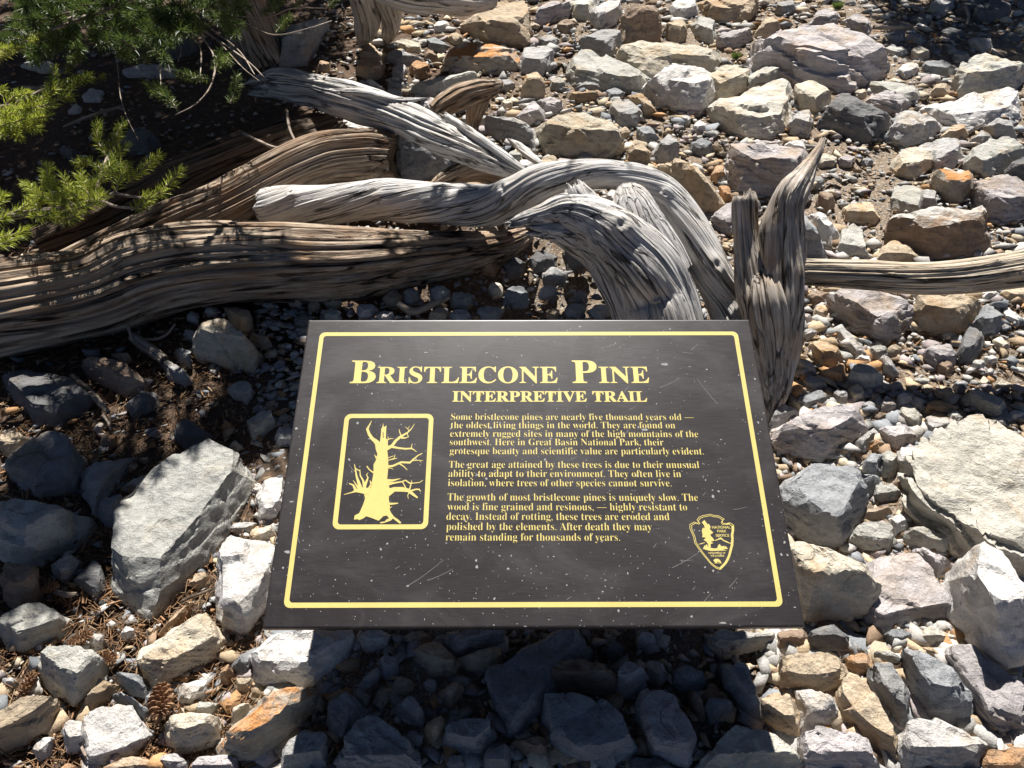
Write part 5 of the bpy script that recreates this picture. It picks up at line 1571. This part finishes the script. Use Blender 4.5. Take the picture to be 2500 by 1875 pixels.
strokes5(f, [
 [(690, 470, 70), (650, 430, 60), (600, 390, 45), (560, 330, 40), (535, 262, 36), (560, 215, 20), (595, 150, 6)],
 [(790, 530, 60), (870, 490, 45), (920, 420, 38), (980, 370, 36), (1080, 310, 22), (1130, 260, 14), (1175, 190, 5)],
 [(990, 350, 16), (970, 300, 12), (965, 265, 6)], [(1100, 290, 12), (1080, 260, 9), (1045, 235, 5)], [(1080, 262, 8), (1095, 240, 6), (1105, 220, 4)], [(990, 380, 26), (1040, 385, 20), (1090, 370, 14), (1070, 315, 10)],
 [(850, 500, 36), (960, 520, 26), (1050, 530, 24), (1130, 525, 22), (1160, 540, 14), (1200, 572, 8)], [(1130, 525, 14), (1135, 490, 10), (1142, 458, 5)],
 [(790, 420, 20), (840, 393, 14), (890, 392, 5)], [(818, 400, 9), (815, 380, 8), (812, 360, 4)],
 [(800, 690, 10), (880, 668, 18), (940, 658, 6)], [(815, 655, 10), (850, 640, 10), (890, 625, 8)], [(895, 660, 12), (905, 635, 10), (910, 605, 6)],
 [(800, 770, 34), (880, 762, 30), (990, 712, 28), (1110, 717, 28), (1160, 670, 22), (1220, 620, 16), (1278, 592, 12)], [(1150, 690, 12), (1230, 685, 10), (1290, 690, 5)], [(1240, 690, 8), (1255, 702, 6), (1268, 718, 4)], [(970, 730, 20), (1030, 770, 14), (1075, 818, 8)], [(805, 790, 12), (850, 790, 10), (890, 808, 4)],
 [(785, 960, 46), (880, 957, 30), (985, 932, 6)], [(785, 1010, 60), (900, 990, 24), (1000, 975, 18), (1050, 955, 18), (1110, 995, 20), (1170, 992, 12), (1240, 985, 12), (1285, 955, 8)], [(1130, 1005, 16), (1133, 980, 10), (1132, 955, 6)],
 [(1010, 975, 14), (1040, 1030, 14), (1060, 1070, 16)], [(1125, 1005, 16), (1115, 1050, 18), (1100, 1090, 22)],
 [(800, 1130, 110), (900, 1077, 64), (1000, 1077, 66), (1090, 1092, 50), (1160, 1150, 34), (1215, 1192, 18)], [(1100, 1105, 26), (1190, 1077, 22), (1235, 1077, 20), (1255, 1107, 10)], [(1105, 1115, 16), (1080, 1160, 10), (1090, 1205, 5)],
 [(810, 1272, 34), (880, 1272, 26), (950, 1265, 14)], [(830, 1335, 14), (850, 1322, 10), (872, 1310, 5)],
 [(630, 860, 24), (560, 810, 14), (530, 765, 18)], [(665, 660, 30), (645, 630, 14), (632, 610, 5)],
 [(560, 1105, 100), (460, 1092, 76), (380, 1097, 40), (330, 1118, 16), (220, 1148, 8)], [(450, 1080, 50), (420, 990, 40), (390, 900, 24), (375, 800, 16), (360, 735, 6)], [(385, 835, 12), (370, 828, 8), (352, 832, 5)], [(385, 800, 14), (415, 820, 12), (442, 832, 14)],
 [(500, 1060, 44), (480, 960, 24), (440, 890, 16), (435, 810, 8)], [(500, 1030, 44), (545, 920, 18), (525, 880, 12), (548, 850, 5)], [(380, 1090, 40), (345, 1020, 24), (290, 998, 14)], [(420, 1070, 30), (375, 1000, 14), (345, 955, 6)], [(560, 1060, 30), (590, 1010, 30), (570, 955, 6)]], tz, _sc)
f.build('tree_silhouette')

def tn(p):
    return zuv(1660, 1230, 9.22, p[0], p[1])
_sn = float(np.linalg.norm(tn((700, 900))-tn((800, 900))))/100
f = Flat()
_out = [(222, 465), (320, 412), (395, 440), (425, 420), (382, 365), (430, 300), (520, 265), (680, 237), (760, 262), (870, 272), (995, 345), (945, 390), (970, 440), (1060, 450), (1130, 430), (1208, 485), (1212, 600), (1192, 700),
        (1202, 800), (1192, 930), (1160, 1050), (1125, 1180), (1085, 1270), (1030, 1360), (960, 1430), (905, 1483), (830, 1455), (760, 1410), (690, 1350), (600, 1240), (500, 1120), (440, 1040), (330, 880), (310, 760), (260, 640), (225, 560)]
_in = [(715+(x-715)*.915, 820+(y-820)*.945) for x, y in _out]
for i in range(len(_out)):
    j = (i+1) % len(_out)
    right = _out[i][0] > 935 and _out[i][1] > 440
    f.stroke([(*tn(_out[i]), 14*_sn), (*tn(_out[j]), 14*_sn)])
    f.stroke([(*tn(_in[i]), 14*_sn), (*tn(_in[j]), 14*_sn)])
    if right:
        m0, m1 = [((_out[q][0]+_in[q][0])/2, (_out[q][1]+_in[q][1])/2) for q in (i, j)]
        f.stroke([(*tn(m0), 38*_sn), (*tn(m1), 38*_sn)])
for P in ([(490, 420), (550, 365), (575, 400), (620, 460), (650, 450), (690, 520), (670, 570), (750, 650), (680, 700), (690, 720), (740, 770), (775, 830), (690, 855), (755, 885), (690, 905), (690, 1000), (640, 990), (630, 900), (590, 850), (530, 810), (590, 765), (500, 750), (510, 700), (490, 610), (510, 540), (560, 550), (540, 480)],
          [(515, 1010), (560, 930), (575, 950), (600, 905), (640, 985), (690, 990), (760, 1007), (840, 1000), (860, 930), (895, 905), (920, 950), (960, 960), (990, 940), (1005, 975), (1030, 950), (1080, 1015), (950, 1022), (1070, 1050), (700, 1062), (590, 1040)],
          [(750, 1270), (800, 1235), (870, 1242), (915, 1290), (925, 1330), (900, 1330), (880, 1312), (840, 1312), (830, 1330), (800, 1330), (775, 1305)]):
    f.prism([[tuple(tn(p)) for p in P]])
strokes5(f, [[(780, 830, 14), (850, 805, 22), (920, 775, 44), (980, 825, 26), (1060, 860, 30), (1150, 905, 8)], [(420, 915, 8), (490, 895, 20), (560, 875, 10)], [(770, 1336, 9), (860, 1336, 9), (945, 1336, 9)]], tn, _sn)
emblem = f.build('arrowhead_emblem')

# lettering: the bold serif letters of the text engine's own fallback face, set to the measured line widths
def serif(s):
    return ''.join(chr(0x1D400+ord(c)-65) if 'A' <= c <= 'Z' else chr(0x1D41A+ord(c)-97) if 'a' <= c <= 'z' else c for c in s)

def glyphs(text, offset=0.0, res=3):
    cu = bpy.data.curves.new('lettering', 'FONT')
    cu.body = text
    cu.size = 1
    cu.offset = offset
    cu.resolution_u = res
    o = bpy.data.objects.new('lettering', cu)
    COL.objects.link(o)
    dg = bpy.context.evaluated_depsgraph_get()
    dg.update()
    me = bpy.data.meshes.new_from_object(o.evaluated_get(dg))
    bpy.data.objects.remove(o)
    bpy.data.curves.remove(cu)
    V = np.array([v.co[:] for v in me.vertices])
    Fc = [list(p.vertices) for p in me.polygons]
    bpy.data.meshes.remove(me)
    return V, Fc
CAP = {}
def cap_height(off, sans):
    if (off, sans) not in CAP:
        V, _ = glyphs('H' if sans else serif('H'), off)
        CAP[off, sans] = V[:, 1].max()
    return CAP[off, sans]

class Letters:
    def __init__(self):
        self.V, self.F, self.n = [], [], 0
    def line(self, text, a, b, cap, offset=0.0, sans=False, lift=.0004):
        """text between panel points a and b on the baseline, capitals cap metres high"""
        a, b = np.array(a), np.array(b)
        V, Fc = glyphs(text if sans else serif(text), offset)
        V[:, 0] -= V[:, 0].min()
        L = np.linalg.norm(b-a)
        V[:, 0] *= L/V[:, 0].max()
        V[:, 1] *= cap/cap_height(offset, sans)
        d = (b-a)/L
        q = np.array([-d[1], d[0]])
        for x, y, z in V:
            p = a+d*x+q*y
            self.V.append(sp(p[0], p[1], lift))
        self.F += [[i+self.n for i in fc] for fc in Fc]
        self.n += len(V)
    def build(self, name, parent=None, mat=None):
        # give the letters a hair of thickness down to the panel
        o = sign_part(name, np.array(self.V), self.F, mat or GOLD, parent)
        md = o.modifiers.new('thickness', 'SOLIDIFY')
        md.thickness = .0003
        md.offset = -1
        return o

def caph(x, y0, y1):
    return abs(suv(x, y0)[1]-suv(x, y1)[1])
L_ = Letters()
L_.line('B', suv(853.5, 935.3), suv(916, 935.3), caph(880, 880.3, 935.3), .006)
L_.line('RISTLECONE', suv(919, 935.2), suv(1362, 935), caph(1100, 895.8, 935.2), .006)
L_.build('title_word')
L_ = Letters()
L_.line('P', suv(1398, 935), suv(1459, 935), caph(1420, 880, 935), .006)
L_.line('INE', suv(1463, 935), suv(1586, 934.8), caph(1520, 895.5, 934.9), .006)
L_.build('title_word')
L_ = Letters()
L_.line('INTERPRETIVE', suv(1104, 980.5), suv(1433, 980.5), caph(1250, 955.3, 980.5), .012)
L_.line('TRAIL', suv(1447, 980.5), suv(1580.6, 980.8), caph(1500, 955.3, 980.6), .012)
L_.build('subtitle')
for para in ([('Some bristlecone pines are nearly five thousand years old —', 1101, 1025.3, 1694, 1026, 15.6), ('the oldest living things in the world. They are found on', 1100.4, 1045.8, 1648.8, 1046, 15.8),
              ('extremely rugged sites in many of the high mountains of the', 1098.9, 1066.6, 1705, 1067.5, 16), ('southwest. Here in Great Basin National Park, their', 1098, 1087.2, 1620.4, 1087.8, 16.2),
              ('grotesque beauty and scientific value are particularly evident.', 1098, 1109, 1718.4, 1109.8, 16.4)],
             [('The great age attained by these trees is due to their unusual', 1095.7, 1142.3, 1707.4, 1143, 16.8), ('ability to adapt to their environment. They often live in', 1094.7, 1164.4, 1663.2, 1165.2, 17),
              ('isolation, where trees of other species cannot survive.', 1093.5, 1187.2, 1639.8, 1187.8, 17.2)],
             [('The growth of most bristlecone pines is uniquely slow. The', 1092.5, 1222.2, 1704.4, 1223.2, 17.6), ('wood is fine grained and resinous, — highly resistant to', 1092, 1245.8, 1678, 1246.6, 17.8),
              ('decay. Instead of rotting, these trees are eroded and', 1089.7, 1269.5, 1634.8, 1270.2, 18), ('polished by the elements. After death they may', 1089.4, 1294.3, 1592, 1295, 18.2),
              ('remain standing for thousands of years.', 1087.8, 1320, 1513.7, 1320.6, 18.4)]):
    L_ = Letters()
    for s, x0, y0, x1, y1, cp in para:
        L_.line(s, suv(x0, y0), suv(x1, y1), caph(x0, y0-cp, y0), -.012)
    L_.build('paragraph')
L_ = Letters()
for s, cx, cy, hgt, wd in (('NATIONAL', 932, 530, 56, 415), ('PARK', 945, 618, 54, 205), ('SERVICE', 960, 714, 54, 305), ('DEPARTMENT OF', 833, 1110, 38, 382), ('THE INTERIOR', 845, 1175, 38, 315)):
    if s == 'DEPARTMENT OF':
        L_.build('emblem_lettering', emblem)
        L_ = Letters()
    a, b = tn((cx-wd/2, cy+hgt/2)), tn((cx+wd/2, cy+hgt/2))
    L_.line(s, a, b, hgt*_sn*1.08, .014, True)
L_.build('emblem_lettering', emblem)

# long scratches in the paint
_rng = np.random.RandomState(9)
f = Flat(.00005)
for _ in range(46):
    u, v = _rng.uniform(.02, SW-.02), _rng.uniform(.02, SH-.02)
    a = _rng.choice([_rng.uniform(-.3, .9), _rng.uniform(0, 3.1)], p=[.7, .3])
    L0 = _rng.uniform(.006, .03)*(2.5 if _rng.rand() < .15 else 1)
    pts = [(u+math.cos(a)*L0*t, v+math.sin(a)*L0*t+.15*L0*t*t, .0007*(1-.5*t)) for t in np.linspace(0, 1, 5)]
    if all(.01 < p[0] < SW-.01 and .01 < p[1] < SH-.01 for p in pts):
        f.stroke(pts)
SCR = paint_material('scratched_paint', (.20, .19, .19), .6)
f.build('scratches', SCR)
# ------------------------------------------------------------------ a few more loose stones in the gaps, then names for every stone
def fill_gaps(n):
    rng = np.random.RandomState(21)
    boxes = [(1960, 700, 2200, 1060, 3), (2050, 620, 2420, 1000, 2), (1000, 60, 1500, 420, 4), (1480, 120, 2000, 520, 3), (900, 1560, 1900, 1870, 2), (0, 1560, 620, 1870, 2), (1900, 1500, 2500, 1870, 2), (2050, 60, 2500, 260, 2), (700, 700, 1500, 775, 1)]
    w = np.array([b[4] for b in boxes], float)
    polys = [r['poly'] for r in ROCKS]
    made = tries = 0
    while made < n and tries < 20000:
        tries += 1
        b = boxes[rng.choice(len(boxes), p=w/w.sum())]
        x, y = rng.uniform(b[0], b[2]), rng.uniform(b[1], b[3])
        r = rng.uniform(16, 30) if rng.rand() < .6 else rng.uniform(28, 44)*(1 if y > 500 or x > 1400 else .7)
        a0 = rng.uniform(0, 6.28)
        pl = [(x+math.cos(a0+j*1.047)*r*rng.uniform(.8, 1.25), y+math.sin(a0+j*1.047)*r*.75*rng.uniform(.8, 1.2)) for j in range(6)]
        if any(inside(p, *q) for p in polys for q in pl+[(x, y)]):
            continue
        rec = dict(poly=pl, col=rng.choice(list('wgbtnpcor'), p=[.2, .16, .13, .15, .12, .08, .08, .04, .04]), k=.5, label=None, ref=None, kw={})
        build_rock(rec, 600+made)
        ROCKS.append(rec)
        polys.append(pl)
        made += 1
fill_gaps(84)

def centre(poly):
    return np.mean([p[0] for p in poly]), np.mean([p[1] for p in poly])

LANDMARKS = [(centre(r['poly']), r['ref']) for r in ROCKS if r['ref']]
LANDMARKS += [((640, 1534), "sign's lower left corner"), ((1967, 1531), "sign's lower right corner"), ((752, 781), "sign's upper left corner"), ((1300, 1545), "middle of the sign's lower edge"),
              ((1990, 350), 'tip of the grey spike'), ((2400, 640), 'right end of the weathered log'), ((690, 200), 'frayed end of the broken branch'), ((1110, 300), 'middle of the broken branch'),
              ((1220, 230), 'curled dark root'), ((1480, 430), 'top of the arching grey root'), ((120, 750), 'left end of the furrowed log'), ((500, 720), 'middle of the furrowed log'), ((910, 60), 'bleached stump'),
              ((395, 1695), 'biggest open pine cone'), ((190, 1560), 'reddish pine cone')]

def side(dx, dy):
    if abs(dx) > 1.7*abs(dy): return 'right of' if dx > 0 else 'left of'
    if abs(dy) > 1.7*abs(dx): return 'below' if dy > 0 else 'above'
    return ('lower ' if dy > 0 else 'upper ')+('right of' if dx > 0 else 'left of')

def name_stones():
    used = set()
    for r in ROCKS:
        o = r['obj']
        A = area(r['poly'])
        x, y = centre(r['poly'])
        if r['label']:
            lab = r['label']
        else:
            xs, ys = [p[0] for p in r['poly']], [p[1] for p in r['poly']]
            asp = (max(xs)-min(xs))/max(1, max(ys)-min(ys))
            size = 'tiny' if A < 900 else 'small' if A < 3500 else 'medium' if A < 12000 else 'large'
            shape = 'long' if asp > 1.9 else 'tall' if asp < .75 else 'flat' if r['k'] <= .35 else 'angular' if A > 1800 else 'chunky'
            near = sorted(((math.hypot(x-c[0], y-c[1]), t, c) for c, t in LANDMARKS))
            noun = 'rock' if A > 1800 else 'stone'
            head = f"{size} {shape} {COLWORD[r['col']]} {noun}"
            opts = [f"{head} {side(x-n[2][0], y-n[2][1])} the {n[1]}" for n in near[:7]]
            lab = next((q for q in opts if q not in used and len(q.split()) <= 16), None)
            if lab is None:
                lab = f"{opts[0]}, nearest the {near[1][1]}"
        if len(lab.split()) > 16:
            print('LONG', lab)
        used.add(lab)
        tag(o, lab, 'rock', 'rocks on the slope')
name_stones()
